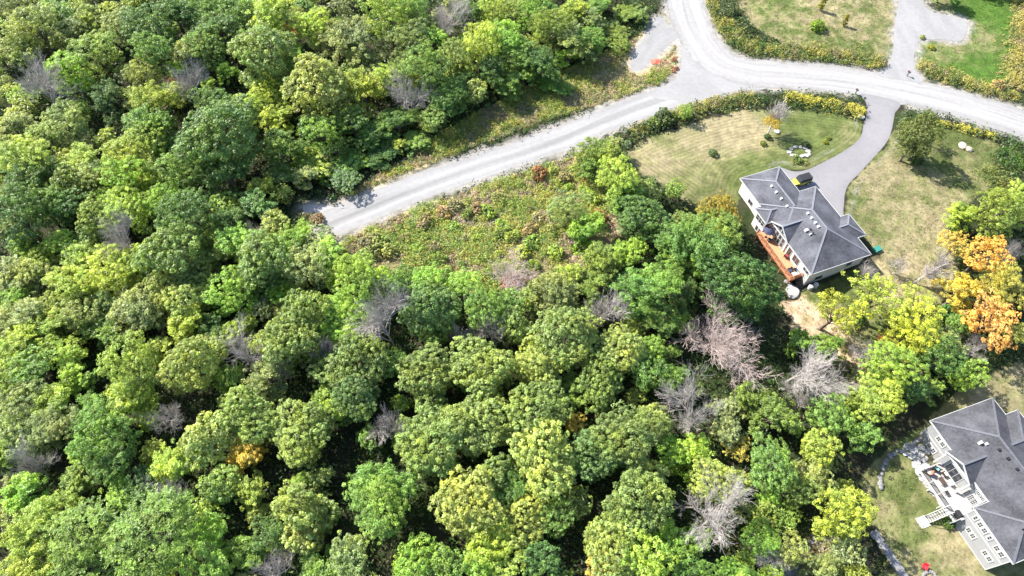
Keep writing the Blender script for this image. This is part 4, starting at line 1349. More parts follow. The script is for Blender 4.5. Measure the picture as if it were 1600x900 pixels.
# meadow of weeds between the road and the wood
x, y = scatter(MEADOW, 9, 41)
k = road_dist(x, y) > .7 + .8 * fbm(x, y, 1.5, 5, 2)
x, y = x[k], y[k]
nm_, nb_ = np.clip((fbm(x, y, 5.5, 81) - .5) * 1.9 + .53, 0, 1), fbm(x, y, 7.0, 95)
keep = (nm_ > .25) | (np.random.default_rng(3).random(len(x)) < .35)
x, y, nm_, nb_ = x[keep], y[keep], nm_[keep], nb_[keep]
def wf(rng, n):
    r = rng.random(n)
    a = np.where(nm_ > .58, np.where(r < .7, 0, 1), np.where(nm_ > .42, np.where(r < .6, 1, 2), np.where(r < .45, 3, np.where(r < .85, 4, 2))))
    return np.where((nb_ > .6) & (r > .35), 1, a)
tufts('meadow_weeds', x, y, .35 + 1.15 * np.clip(nm_ * 1.6 - .3, 0, 1), .42, 13, .15,
      palette([(.21, .30, .07), (.36, .37, .085), (.23, .27, .09), (.37, .32, .20), (.32, .24, .19)], wf, x, y), 'rough meadow of green, yellow and brown weeds', 'meadow', 42)
# weedy verge on the wood side of the road
x, y = scatter(VERGE, 6.5, 43)
k = (road_dist(x, y) > .5 + 1.2 * fbm(x, y, 1.5, 15, 2))
x, y = x[k], y[k]
nm_ = fbm(x, y, 4.0, 85)
_, vpx, vpy = in_frame(x, y, 0)
dryv = smooth(940, 1000, vpx) * (1 - smooth(95, 125, vpy))
def wf(rng, n):
    r = rng.random(n)
    a = np.where(nm_ > .54, np.where(r < .5, 0, 1), np.where(nm_ > .44, np.where(r < .5, 1, 2), np.where(r < .55, 3, 2)))
    return np.where(rng.random(n) < dryv * .75, np.where(r < .7, 3, 4), a)
keep = np.random.default_rng(4).random(len(x)) > dryv * .5
x, y, nm_, dryv = x[keep], y[keep], nm_[keep], dryv[keep]
tufts('verge_weeds', x, y, (.3 + .9 * np.clip(nm_ * 1.7 - .4, 0, 1)) * (1 - .5 * dryv), .42, 13, .15,
      palette([(.16, .24, .05), (.33, .33, .065), (.18, .21, .07), (.35, .28, .17), (.32, .20, .13)], wf, x, y), 'weedy verge with goldenrod along the dead-end road', 'weeds', 44)

def bank(name, pxs, width, height, cols, topcol, topfrac, label, seed, density=7.0, leaf=.14, cat='weeds', low=.45):
    line = spline(gpolyt(pxs), .5)
    rng = np.random.default_rng(seed)
    ln = np.linalg.norm(np.diff(line, axis=0), axis=1).sum()
    n = int(ln * width * density)
    t = rng.random(n) * (len(line) - 1)
    i = t.astype(int)
    p = line[i] + (line[np.minimum(i + 1, len(line) - 1)] - line[i]) * (t - i)[:, None]
    off = np.clip(rng.normal(0, .55, n), -1.5, 1.5)
    tg = np.gradient(line, axis=0)[i]
    tg /= np.linalg.norm(tg, axis=1)[:, None]
    edge = 1 + (fbm(t, t * 0, 4.0, seed, 3) - .5) * 1.0
    p = p + np.stack([-tg[:, 1], tg[:, 0]], 1) * (off * width / 2 * edge)[:, None]
    k = road_dist(p[:, 0], p[:, 1]) > .35
    p, off = p[k], off[k]
    x, y = p[:, 0], p[:, 1]
    nn = fbm(x, y, 2.6, seed + 3)
    yel = np.clip((nn - .5) * 4 + topfrac * 2 - .5, 0, 1)
    h = np.maximum(height * (1 - low * off * off), .15) * np.clip(.4 + 1.2 * nn, .3, 1.4)
    cols = np.array(cols)
    def cf(rng, t):
        n, per = t.shape
        w = np.clip((fbm(x, y, 1.8, seed + 9) * 1.6 - .3) * len(cols) + rng.normal(0, .4, n), 0, len(cols) - 1).astype(int)
        c0 = cols[w][:, None] * rng.uniform(.75, 1.25, (n, per, 1))
        top = (t > .55)[..., None] & (rng.random((n, per, 1)) < yel[:, None, None])
        return np.where(top, np.array(topcol) * rng.uniform(.8, 1.2, (n, per, 1)), c0)
    return tufts(name, x, y, h, .4, 14, leaf, cf, label, cat, seed + 1)
GRN = [(.11, .16, .04), (.16, .21, .05), (.21, .23, .06), (.26, .22, .12)]
DRYG = [(.15, .18, .055), (.22, .23, .07), (.30, .25, .13), (.33, .26, .17)]
bank('goldenrod_bank', [(1224, 153), (1255, 157), (1290, 163), (1325, 171), (1348, 181)], 3.4, 1.5, GRN, (.52, .475, .08), .95, 'bright yellow goldenrod hedge along the street above the mown lawn', 60)
bank('goldenrod_bank', [(1052, 184), (1080, 173), (1115, 164), (1150, 158), (1180, 154)], 3.4, 1.3, DRYG, (.42, .38, .09), .6, 'yellow and tan goldenrod bank where the dead-end road joins', 62)
bank('weed_bank', [(985, 212), (1010, 200), (1030, 192), (1055, 180)], 3.2, .9, DRYG, (.3, .27, .03), .3, 'low tan weed bank at the lawn corner by the dead-end road', 64)
bank('goldenrod_bank', [(1112, 5), (1122, 35), (1145, 60), (1180, 76), (1240, 83), (1300, 90), (1350, 96), (1382, 101)], 6.5, 1.3, GRN, (.38, .35, .085), .42, 'wide green and yellow weed bank along the far side of the street', 66, density=6.5)
bank('goldenrod_bank', [(1434, 100), (1460, 112), (1500, 126), (1540, 142), (1590, 152)], 4.2, 1.2, DRYG, (.38, .345, .085), .5, 'yellow and tan weed bank below the vivid lawn', 68)
bank('goldenrod_bank', [(1602, -10), (1596, 40), (1588, 90), (1582, 140)], 5.0, 1.2, DRYG, (.4, .35, .1), .6, 'straw and yellow weed bank at the edge of the vivid lawn', 70)
bank('goldenrod_bank', [(1462, 194), (1490, 199), (1520, 206), (1555, 217)], 1.9, 1.1, GRN, (.54, .49, .08), .8, 'short yellow goldenrod strip above the lawn with two boulders', 72)
bank('green_weeds', [(1565, 232), (1580, 245), (1600, 265)], 7.0, .9, [(.07, .15, .02), (.09, .18, .025), (.12, .17, .05)], (.13, .2, .04), .3, 'patch of vivid green weeds beside the boulders lawn', 74)
bank('leafy_thicket', [(1108, -30), (1122, 0), (1140, 28)], 8.0, 2.1, [(.10, .13, .055), (.085, .12, .045), (.12, .14, .06)], (.12, .15, .06), .3, 'dense grey-green thicket on the corner of the street', 76, density=6.0, leaf=.2, cat='thicket')
bank('weed_bank', [(1540, 262), (1560, 285), (1590, 300)], 6.0, 1.3, GRN, (.2, .19, .04), .3, 'green scrub between the weeds and the big green trees', 78)
bank('dry_grass', [(1250, 900), (1290, 890), (1330, 870), (1350, 900)], 8.0, .6, DRYG, (.28, .22, .1), .4, 'straw-coloured dry grass beside the gravel outcrop', 80, cat='grass')
bank('weed_bank', [(470, 350), (490, 342), (505, 358), (530, 372)], 3.5, 1.1, GRN, (.30, .24, .04), .4, 'weeds closing off the end of the road', 82)
bank('flower_bed', [(1236, 250), (1250, 254), (1262, 256)], 2.0, .5, GRN, (.3, .25, .1), .3, 'low planted bed between the white rock ring and the driveway', 84)
bank('path_scrub', [(1290, 520), (1320, 545), (1350, 562), (1390, 560)], 3.0, .5, DRYG, (.2, .18, .05), .3, 'straggly dry scrub along the bare path', 86, density=4)
bank('edge_scrub', [(1435, 600), (1480, 590), (1520, 570), (1560, 545), (1600, 530)], 4.0, 1.1, [(.04, .07, .02), (.06, .095, .028), (.1, .12, .035)], (.12, .14, .04), .2, 'dark scrub along the shaded edge of the dry lawn', 88)
# scattered rough grass on the lawns
for nm, P, dens, sd, lab in (('rough_grass', LAWN3, 3.5, 51, 'tufty rough grass on the lawn across the street'), ('rough_grass', LAWN2, 3.2, 52, 'tufty dry grass on the lawn beside the driveway'), ('rough_grass', LAWN5, 3.2, 53, 'tufty dry grass on the lawn behind the grey house'), ('rough_grass', LAWN4, 2.4, 54, 'tufty green grass on the vivid lawn')):
    x, y = scatter(P, dens, sd)
    inf, _, _ = in_frame(x, y, 0, 30)
    k = inf & (road_dist(x, y) > .4)
    x, y = x[k], y[k]
    for O, R_, lim in ((H1_O, H1_ROT, (.2, 22.6, -.2, 13.5)), (H2_O, H2_ROT, (-12, 20, -1, 30)), (H2_O, H2_ROT, (6.5, 10, -3.8, 0))):
        dx, dy = x - O[0], y - O[1]
        v = dx * math.cos(R_) + dy * math.sin(R_); u = -dx * math.sin(R_) + dy * math.cos(R_)
        k = ~((u > lim[0]) & (u < lim[1]) & (v > lim[2]) & (v < lim[3]))
        x, y = x[k], y[k]
    nn = fbm(x, y, 3.2, 8)
    nw = nn + np.random.default_rng(sd).normal(0, .08, len(x))
    viv = P is LAWN4
    def wf(rng, n): return np.where(nw > .55, 0, np.where(nw > .45, 1, 2)) if not viv else np.where(nw > .6, 1, 2)
    tufts(nm, x, y, .16, .28, 6, .1, palette([(.26, .215, .125), (.17, .165, .07), (.09, .115, .032) if not viv else (.06, .12, .02)], wf, x, y), lab, 'grass', sd + 200, slim=.3)
# ------------------------------------------------------------------ houses
def hip_block(parent, x0, x1, y0, y1, ze, pitch, rmat, cmat, axis, t=.2):
    """closed hip roof solid + ridge caps + white fascia; axis 'x' or 'y' = direction of the ridge"""
    mb = MB()
    if axis == 'y':
        w = (x1 - x0) / 2
        zr = ze + pitch * w
        xm = (x0 + x1) / 2
        ra, rb = (xm, y0 + w, zr), (xm, y1 - w, zr)
    else:
        w = (y1 - y0) / 2
        zr = ze + pitch * w
        ym = (y0 + y1) / 2
        ra, rb = (x0 + w, ym, zr), (x1 - w, ym, zr)
    e = [(x0, y0, ze), (x1, y0, ze), (x1, y1, ze), (x0, y1, ze)]
    bt = [(x, y, ze - t) for x, y, z in e]
    V = e + bt + [ra, rb]
    if axis == 'y':
        tops = [(0, 1, 8), (1, 2, 9, 8), (2, 3, 9), (3, 0, 8, 9)]
        hips = [(0, 8), (1, 8), (2, 9), (3, 9), (8, 9)]
    else:
        tops = [(0, 1, 9, 8), (1, 2, 9), (2, 3, 8, 9), (3, 0, 8)]
        hips = [(0, 8), (3, 8), (1, 9), (2, 9), (8, 9)]
    mb.poly(V, tops + [(4, 5, 1, 0), (5, 6, 2, 1), (6, 7, 3, 2), (7, 4, 0, 3), (7, 6, 5, 4)])
    roof = mb.build('roof', rmat, parent)
    cap = MB()
    for a, b in hips:
        cap.bar(V[a], V[b], .3, .07)
    cap.build('ridge_cap', cmat, roof)
    fa = MB()
    g, zt, zb = .07, ze + .02, ze - t - .03
    fa.box(x0 - g, x1 + g, y0 - g, y0 - .003, zb, zt)
    fa.box(x0 - g, x1 + g, y1 + .003, y1 + g, zb, zt)
    fa.box(x0 - g, x0 - .003, y0 - .001, y1 + .001, zb, zt)
    fa.box(x1 + .003, x1 + g, y0 - .001, y1 + .001, zb, zt)
    fa.build('gutter', M['white'], roof)
    return roof

def gable_block(parent, x0, x1, y0, y1, ze, zp, rmat, cmat, wallmat, wall_x, t=.16):
    """gabled roof with its open end at x0, ridge along x"""
    ym = (y0 + y1) / 2
    mb = MB()
    V = []
    for x in (x0, x1):
        V += [(x, y0, ze), (x, ym, zp), (x, y1, ze), (x, y0, ze - t), (x, ym, zp - t), (x, y1, ze - t)]
    mb.poly(V, [(0, 6, 7, 1), (1, 7, 8, 2), (3, 4, 10, 9), (4, 5, 11, 10), (0, 1, 4, 3), (1, 2, 5, 4), (0, 3, 9, 6), (2, 8, 11, 5), (6, 9, 10, 7), (7, 10, 11, 8)])
    roof = mb.build('gable_roof', rmat, parent)
    cap = MB()
    cap.bar((x0, ym, zp), (x1, ym, zp), .3, .07)
    cap.build('ridge_cap', cmat, roof)
    rk = MB()
    rk.bar((x0 - .05, y0 - .05, ze - .06), (x0 - .05, ym, zp - .04), .09, .22)
    rk.bar((x0 - .05, y1 + .05, ze - .06), (x0 - .05, ym, zp - .04), .09, .22)
    rk.build('rake_board', M['white'], roof)
    if wallmat is not None:
        g = MB()
        a, b = y0 + .35, y1 - .35
        k = (zp - ze) / (ym - y0)
        g.poly([(wall_x, a, -.2), (wall_x, b, -.2), (wall_x, b, ze - t + k * .35 - .03), (wall_x, ym, zp - t - .03), (wall_x, a, ze - t + k * .35 - .03),
                (wall_x + .3, a, -.2), (wall_x + .3, b, -.2), (wall_x + .3, b, ze - t + k * .35 - .03), (wall_x + .3, ym, zp - t - .03), (wall_x + .3, a, ze - t + k * .35 - .03)],
               [(0, 4, 3, 2, 1), (5, 6, 7, 8, 9), (0, 1, 6, 5), (1, 2, 7, 6), (2, 3, 8, 7), (3, 4, 9, 8), (4, 0, 5, 9)])
        g.build('gable_wall', wallmat, parent)
    return roof

def window(parent, face, pos, y, z, w, h, cols=1, rows=1, frame=.09, white=True, out=-1):
    """face 'x': wall plane x=pos, window centred at (y,z); face 'y': wall plane y=pos, centred at (x=y, z)"""
    def put(mb, a0, a1, z0, z1, d0, d1):
        lo, hi = min(pos + out * d0, pos + out * d1), max(pos + out * d0, pos + out * d1)
        if face == 'x':
            mb.box(lo, hi, a0, a1, z0, z1)
        else:
            mb.box(a0, a1, lo, hi, z0, z1)
    f = MB()
    put(f, y - w / 2 - frame, y - w / 2, z - h / 2 - frame, z + h / 2 + frame, -.02, .07)
    put(f, y + w / 2, y + w / 2 + frame, z - h / 2 - frame, z + h / 2 + frame, -.02, .07)
    put(f, y - w / 2, y + w / 2, z + h / 2, z + h / 2 + frame, -.02, .068)
    put(f, y - w / 2, y + w / 2, z - h / 2 - frame, z - h / 2, -.02, .085)
    fo = f.build('window', M['white'] if white else M['dark_brown'], parent)
    pw, ph = w / cols, h / rows
    for i in range(cols):
        for j in range(rows):
            p = MB()
            put(p, y - w / 2 + i * pw + .025, y - w / 2 + (i + 1) * pw - .025, z - h / 2 + j * ph + .025, z - h / 2 + (j + 1) * ph - .025, -.01, .03)
            p.build('pane', M['glass'], fo)
    m = MB()
    for i in range(1, cols):
        put(m, y - w / 2 + i * pw - .024, y - w / 2 + i * pw + .024, z - h / 2, z + h / 2, -.02, .05)
    for j in range(1, rows):
        put(m, y - w / 2, y + w / 2, z - h / 2 + j * ph - .024, z - h / 2 + j * ph + .024, -.02, .047)
    if m.v:
        m.build('muntin', M['white'], fo)
    return fo

def railing(parent, pts, z0, mat, h=.95, gap=.14, post=1.6, thin=.03, name='railing', postmat=None):
    mb = MB()
    done = []
    for a, b in zip(pts[:-1], pts[1:]):
        a, b = Vector((*a, z0)), Vector((*b, z0))
        ln = (b - a).length
        for zz in (h, .12):
            mb.bar(a + Vector((0, 0, zz)), b + Vector((0, 0, zz)), .09 if zz == h else .05, .05)
        k = int(ln / gap)
        for i in range(1, k):
            p = a.lerp(b, i / k)
            mb.bar(p + Vector((0, 0, .12)), p + Vector((0, 0, h)), thin)
        k = max(1, round(ln / post))
        for i in range(k + 1):
            p = a.lerp(b, i / k)
            if any((p - q).length < .05 for q in done):
                continue
            done.append(p)
            pm = MB()
            pm.bar(p + Vector((0, 0, -.05)), p + Vector((0, 0, h + .08)), .11)
            pm.build('railing_post', postmat or mat, parent)
    return tag(mb.build(name, mat, parent), kind='stuff')

# ---- house with the red deck
H1 = empty('blue_grey_house', (*H1_O, 0), H1_ROT)
tag(H1, 'white walled bungalow with blue-grey hipped roof and red deck', 'house')
def wallbox(parent, mat, *b, name='wall'):
    mb = MB()
    mb.box(*b)
    return mb.build(name, mat, parent)
wallbox(H1, M['cream'], .45, 11.4, .45, 15.7, -2.4, 2.86)
wallbox(H1, M['cream'], .50, 7.9, 15.6, 22.15, -1.9, 2.85)
wallbox(H1, M['cream'], 11.0, 13.1, 4.2, 8.2, -.8, 2.84)
wallbox(H1, M['cream'], -.8, 1.2, 12.25, 15.15, -2.4, 2.83, name='sunroom_wall')
RA, CA = M['roof_a'], M['cap']
hip_block(H1, 0, 11.85, 0, 16.15, 3.0, .44, RA, CA, 'y')
hip_block(H1, .05, 8.38, 8.5, 22.6, 2.99, .455, RA, CA, 'y')
hip_block(H1, 4.5, 13.57, 3.75, 8.65, 3.01, .44, RA, CA, 'x')
hip_block(H1, -1.2, 5.5, 11.85, 15.55, 2.98, .45, RA, CA, 'x')
gable_block(H1, -.12, 5.5, 6.85, 11.95, 3.03, 4.7, RA, CA, M['cream'], .22)
for i, y in enumerate((10.75, 9.83, 8.97, 8.07)):
    window(H1, 'x', .22, y, 1.45, .62, 2.2, 1, 2)
    window(H1, 'x', .22, y, 3.05 + (.35 if i in (1, 2) else 0), .62, .5 + (.5 if i in (1, 2) else 0), 1, 1)
window(H1, 'x', .45, 4.2, 1.35, 1.5, 1.5, 2, 1)
window(H1, 'x', .45, 1.5, 1.9, 1.3, .9, 2, 1)
window(H1, 'x', .45, 6.1, 1.25, .9, 2.1, 1, 1)
window(H1, 'x', -.8, 14.4, 1.7, .75, 1.3, 1, 2)
window(H1, 'x', -.8, 13.6, 1.7, .6, 1.3, 1, 2)
window(H1, 'x', -.8, 12.85, 1.7, .6, 1.3, 1, 2)
window(H1, 'x', -.8, 13.6, -.5, .6, 1.2, 1, 1)
window(H1, 'x', -.8, 12.8, -.5, .6, 1.2, 1, 1)
window(H1, 'y', 12.25, -.25, 1.5, .7, 1.6, 1, 2)
window(H1, 'y', .45, 2.75, -.1, .5, .55, 1, 1, white=False)
window(H1, 'y', .45, 3.4, -.1, .5, .55, 1, 1, white=False)
window(H1, 'y', .45, 8.6, 1.3, 1.0, 1.2, 2, 1)
window(H1, 'x', .50, 18.5, .6, 1.2, 1.0, 2, 1)
for y in (16.6 + .3, 19.4 + .3):
    mb = MB()
    for k in range(4):
        mb.box(7.88, 7.98, y, y + 2.3, .05 + k * .58, .05 + k * .58 + .55)
    mb.build('garage_door', M['white'], H1)
mb = MB(); mb.box(13.08, 13.16, 5.7, 6.7, .1, 2.3); mb.build('front_door', M['dark_brown'], H1)
# foundation skirt in grey on the shaded side
mb = MB(); mb.box(.42, 11.43, .41, .452, -2.4, -.55); mb.build('foundation', M['concrete'], H1)
# roof vents
def vent(parent, x, y, z, s=.34, mat='metal'):
    mb = MB()
    mb.lathe([(s * .55, -.15), (s * .55, .12), (s * .85, .14), (s * .8, .24), (s * .2, .3)], x, y, 10)
    mb.build('roof_vent', M[mat], parent)
for y in (17.4, 15.9, 14.3, 12.5):
    vent(H1, 3.25, y, 0, .34) if False else None
def roof_z1(x):
    return 3 + .44 * min(x, 11.85 - x)
for y in (17.8, 16.3, 14.7, 12.9):
    mb = MB(); zz = 3 + .455 * 3.1
    mb.box(3.0, 3.36, y, y + .36, zz - .05, zz + .28); mb.build('roof_vent', M['metal'], H1)
for y in (9.8, 8.7, 7.6, 6.7):
    zz = roof_z1(5.0)
    mb = MB(); mb.box(4.85, 5.21, y, y + .36, zz - .05, zz + .28); mb.build('roof_vent', M['metal'], H1)
for x, y, s in ((3.0, 7.1, .6), (3.2, 6.2, .3)):
    zz = roof_z1(x)
    mb = MB(); mb.box(x, x + s, y, y + s * .8, zz - .1, zz + .42); mb.build('roof_vent', M['white'], H1)
    mb = MB(); mb.lathe([(.09, zz), (.09, zz + .6), (.12, zz + .62), (.12, zz + .7)], x + s + .25, y, 8); mb.build('vent_pipe', M['black'], H1)
# red deck
dk = MB(); dk.box(-1.95, .44, 1.55, 12.24, .02, .14)
deck = dk.build('deck', M['red_deck'], H1)
railing(deck, [(-1.9, 12.2), (-1.9, 1.6), (.3, 1.6)], .14, M['red_rail'], gap=.16)
fm = MB(); fm.box(-1.99, -1.952, 1.52, 12.27, -.22, .12); fm.box(-1.951, .44, 1.50, 1.548, -.22, .12); fm.build('fascia_board', M['red_rail'], deck)
for y in (1.8, 4.4, 7.0, 9.6, 12.0):
    g = h1w(y, -1.8); zz = tz(*g)
    mb = MB(); mb.bar((-1.8, y, zz - .2), (-1.8, y, .02), .15); mb.build('deck_post', M['red_rail'], deck)
# lower stair from the end of the deck
for k in range(6):
    zz = .14 - (k + 1) * .24
    mb = MB(); mb.box(-.9, .3, 1.5 - (k + 1) * .28, 1.5 - k * .28, zz - .06, zz); mb.build('step', M['black'], deck)

def at1(u, v, z): 
    x, y = h1w(u, v)
    return (x, y, z)
# furniture on the red deck
def chair(name, loc, rz, fmat, cmat, label, cat='chair', wide=.62, group=None):
    o = empty(name, loc, rz)
    mb = MB(); mb.box(-wide / 2, wide / 2, -.3, .3, .30, .36); mb.build('seat', fmat, o)
    mb = MB(); mb.box(-wide / 2 + .04, wide / 2 - .04, -.24, .28, .361, .46); mb.build('cushion', cmat, o)
    mb = MB(); mb.poly([(-wide / 2, -.3, .36), (wide / 2, -.3, .36), (wide / 2, -.42, .92), (-wide / 2, -.42, .92), (-wide / 2, -.24, .36), (wide / 2, -.24, .36), (wide / 2, -.36, .92), (-wide / 2, -.36, .92)],
                       [(0, 1, 2, 3), (7, 6, 5, 4), (0, 4, 5, 1), (1, 5, 6, 2), (2, 6, 7, 3), (3, 7, 4, 0)]); mb.build('backrest', fmat, o)
    for sx in (-1, 1):
        mb = MB(); mb.box(sx * wide / 2 - .03, sx * wide / 2 + .03, -.3, .3, .361, .56); mb.build('armrest', fmat, o)
        for sy in (-1, 1):
            mb = MB(); mb.bar((sx * (wide / 2 - .04), sy * .26, 0), (sx * (wide / 2 - .04), sy * .26, .30), .05); mb.build('leg', fmat, o)
    tag(o, label, cat, group)
    return o
def table(name, loc, rz, tmat, lmat, w, d, h, label):
    o = empty(name, loc, rz)
    mb = MB(); mb.box(-w / 2, w / 2, -d / 2, d / 2, h - .05, h); mb.build('table_top', tmat, o)
    for sx in (-1, 1):
        for sy in (-1, 1):
            mb = MB(); mb.bar((sx * (w / 2 - .06), sy * (d / 2 - .06), 0), (sx * (w / 2 - .06), sy * (d / 2 - .06), h - .05), .06); mb.build('leg', lmat, o)
    return tag(o, label, 'table')
chair('deck_chair', at1(3.1, -1.1, .14), H1_ROT + 1.57, M['black'], M['navy'], 'black deck chair against the railing of the red deck', wide=.8)
chair('deck_chair', at1(2.75, -.05, .14), H1_ROT - 1.57, M['black'], M['navy'], 'black deck chair by the wall at the end of the red deck', wide=.8)
table('deck_table', at1(2.2, -.65, .14), H1_ROT, M['white'], M['white'], 1.3, .65, .55, 'low white table between two black chairs on the red deck')
chair('deck_chair', at1(5.9, -.05, .14), H1_ROT - 1.2, M['dark_brown'], M['red'], 'dark wicker chair with red cushion by the patio door')
def umbrella(loc, r, h, mat, label, closed=False):
    o = empty('patio_umbrella', loc)
    mb = MB(); mb.lathe([(.26, 0), (.26, .06), (.05, .08), (.03, .1), (.03, h)], 0, 0, 10); mb.build('pole', M['black'], o)
    mb = MB(); n = 8
    ring = [(math.cos(2 * math.pi * k / n) * r, math.sin(2 * math.pi * k / n) * r, h - .42) for k in range(n)]
    mid = [(x * .5, y * .5, h - .10) for x, y, z in ring]
    V = ring + mid + [(0, 0, h + .05)] + [(x, y, z - .03) for x, y, z in ring] + [(x, y, z - .03) for x, y, z in mid] + [(0, 0, h + .02)]
    F = []
    for k in range(n):
        q = (k + 1) % n
        F += [(k, q, n + q, n + k), (n + k, n + q, 2 * n), (q + 2 * n + 1, k + 2 * n + 1, k + 3 * n + 1, q + 3 * n + 1), (q + 3 * n + 1, k + 3 * n + 1, 4 * n + 1), (k, k + 2 * n + 1, q + 2 * n + 1, q)]
    mb.poly(V, F)
    mb.build('canopy', mat, o)
    return tag(o, label, 'umbrella')
umbrella(at1(10.9, -.85, .14), 1.0, 2.2, M['navy'], 'dark navy patio umbrella on the red deck beside the sunroom')
chair('deck_chair', at1(10.0, -.9, .14), H1_ROT + .5, M['dark_brown'], M['navy'], 'dark wicker chair beside the navy umbrella')

# white water tanks by the corner
for k, (u, v) in enumerate(((-.55, 1.1), (-.55, 2.05))):
    x, y = h1w(u, v)
    o = empty('water_tank', (x, y, tz(x, y) - .03))
    mb = MB(); mb.lathe([(.40, 0), (.42, .05), (.42, .95), (.38, 1.02), (.12, 1.06)], 0, 0, 18); mb.build('barrel', M['white'], o, True)
    mb = MB(); mb.lathe([(.14, 1.05), (.14, 1.10), (.05, 1.12)], 0, 0, 12); mb.build('lid', M['metal'], o)
    tag(o, 'white round water tank at the shaded corner of the house', 'tank', 'two white water tanks at the house corner')

# ------------------------------------------------------------------ stones
def rock_mesh(name, seed, sx, sy, sz, mat, flat=.0, sub=2):
    import bmesh
    rng = np.random.default_rng(seed)
    bm = bmesh.new()
    bmesh.ops.create_icosphere(bm, subdivisions=sub, radius=1)
    dirs = [Vector(unit(rng.normal(size=3))) for _ in range(9)]
    cut = [rng.uniform(.62, .95) for _ in range(9)]
    for v in bm.verts:
        for d, k in zip(dirs, cut):
            e = v.co.dot(d) - k
            if e > 0:
                v.co -= d * e
        if flat and v.co.z > flat:
            v.co.z = flat + (v.co.z - flat) * .12
        v.co.x *= sx; v.co.y *= sy; v.co.z *= sz
    me = bpy.data.meshes.new(name)
    bm.to_mesh(me); bm.free()
    me.materials.append(mat)
    return me
ROCK = [rock_mesh('boulder_%d' % i, 400 + i, 1, .8, .62, M['stone']) for i in range(4)]
WROCK = [rock_mesh('pale_boulder_%d' % i, 410 + i, 1, .75, .5, M['white_stone'], flat=.4) for i in range(4)]
TROCK = [rock_mesh('tan_boulder_%d' % i, 420 + i, 1, .8, .7, M['tan_stone']) for i in range(2)]
SLAB = [rock_mesh('slab_%d' % i, 430 + i, 1, .85, .4, M['white_stone'], flat=.3) for i in range(5)]
def stone(name, mesh, px, py, s, label=None, parent=None, group=None, sink=.2, rz=None, z=None, mat=None):
    g = ground_at(px, py) if z is None else unproject(px, py, z)
    o = link(name, mesh, None, None, (g.x, g.y, g.z + s * sink))
    o.scale = (s, s, s)
    o.rotation_euler = (0, 0, rnd.uniform(0, 6.28) if rz is None else rz)
    if parent is not None:
        o.parent = parent
        o.location = Vector(o.location) - parent.location
    else:
        tag(o, label, 'rock', group)
    return o
stone('boulder', TROCK[0], 1503, 229, .95, 'pale tan boulder with a rounded top on the lawn by the goldenrod strip')
stone('boulder', TROCK[1], 1513, 234, .8, 'darker tan boulder leaning beside the rounded one on the lawn')
stone('boulder', WROCK[0], 1213, 206, .75, 'single white boulder beside the half-bare young tree')
stone('boulder', WROCK[1], 1345, 183, .9, 'whitish boulder at the end of the yellow goldenrod hedge')
stone('boulder', SLAB[0], 1237, 457, 1.5, 'big flat white stone at the foot of the red deck')
for px, py, s in ((1235, 446, .6), (1243, 450, .55), (1228, 441, .55), (1247, 443, .5)):
    stone('paving_stone', ROCK[1], px, py, s, 'dark paving stone at the foot of the red deck stairs', group='dark stones below the red deck')
# ring of white rocks round a bed on the front lawn
g = ground_at(1248, 239)
ring = empty('rock_ring', tuple(g))
tag(ring, 'ring of white rocks around a planted bed on the front lawn', 'rock ring')
for k, (dx, dy, s) in enumerate(((-15, -1, .6), (-12, -6, .5), (-5, -9, .55), (3, -9, .5), (10, -7, .62), (14, -2, .6), (12, 5, .72), (4, 6, .6), (-4, 5, .5), (-11, 4, .55), (16, 3, .5))):
    stone('stone', rnd.choice(WROCK), 1248 + dx, 239 + dy, s, parent=ring)
# dark rock heap by the street corner
g = ground_at(1003, 28)
heap = empty('rock_heap', tuple(g))
tag(heap, 'heap of grey rocks in dark scrub beside the street', 'rock heap')
for k in range(14):
    stone('stone', rnd.choice(ROCK), 1003 + rnd.uniform(-16, 16), 28 + rnd.uniform(-9, 9), rnd.uniform(.4, .85), parent=heap)
# boulder line and slab wall by the lower lawn
g = ground_at(1385, 722)
line_ = empty('boulder_wall', tuple(g))
tag(line_, 'curved line of grey boulders holding the bank of the dry lawn', 'stone wall')
pl = spline([(1376, 762), (1377, 740), (1383, 722), (1396, 708), (1412, 702), (1428, 694), (1440, 686)], 5)
for k, (px, py) in enumerate(pl[::1]):
    stone('stone', rnd.choice(ROCK), px + rnd.uniform(-2, 2), py + rnd.uniform(-2, 2), rnd.uniform(.32, .58), parent=line_)
g = ground_at(1392, 872)
wall2 = empty('slab_wall', tuple(g))
tag(wall2, 'straight retaining wall of large grey limestone slabs', 'stone wall')
for k in range(9):
    t_ = k / 8
    px, py = 1366 + 50 * t_, 836 + 72 * t_
    a = math.atan2(*(lambda d: (d.y, d.x))(ground_at(1416, 908) - ground_at(1366, 836)))
    o = stone('stone', rock_mesh('wall_slab_%d' % k, 450 + k, 1.0, .72, .55, M['stone'], flat=.45), px, py, 1.0, parent=wall2, rz=a + rnd.uniform(-.08, .08), sink=.25)
    o.scale = (.78, 1.0, 1.0)
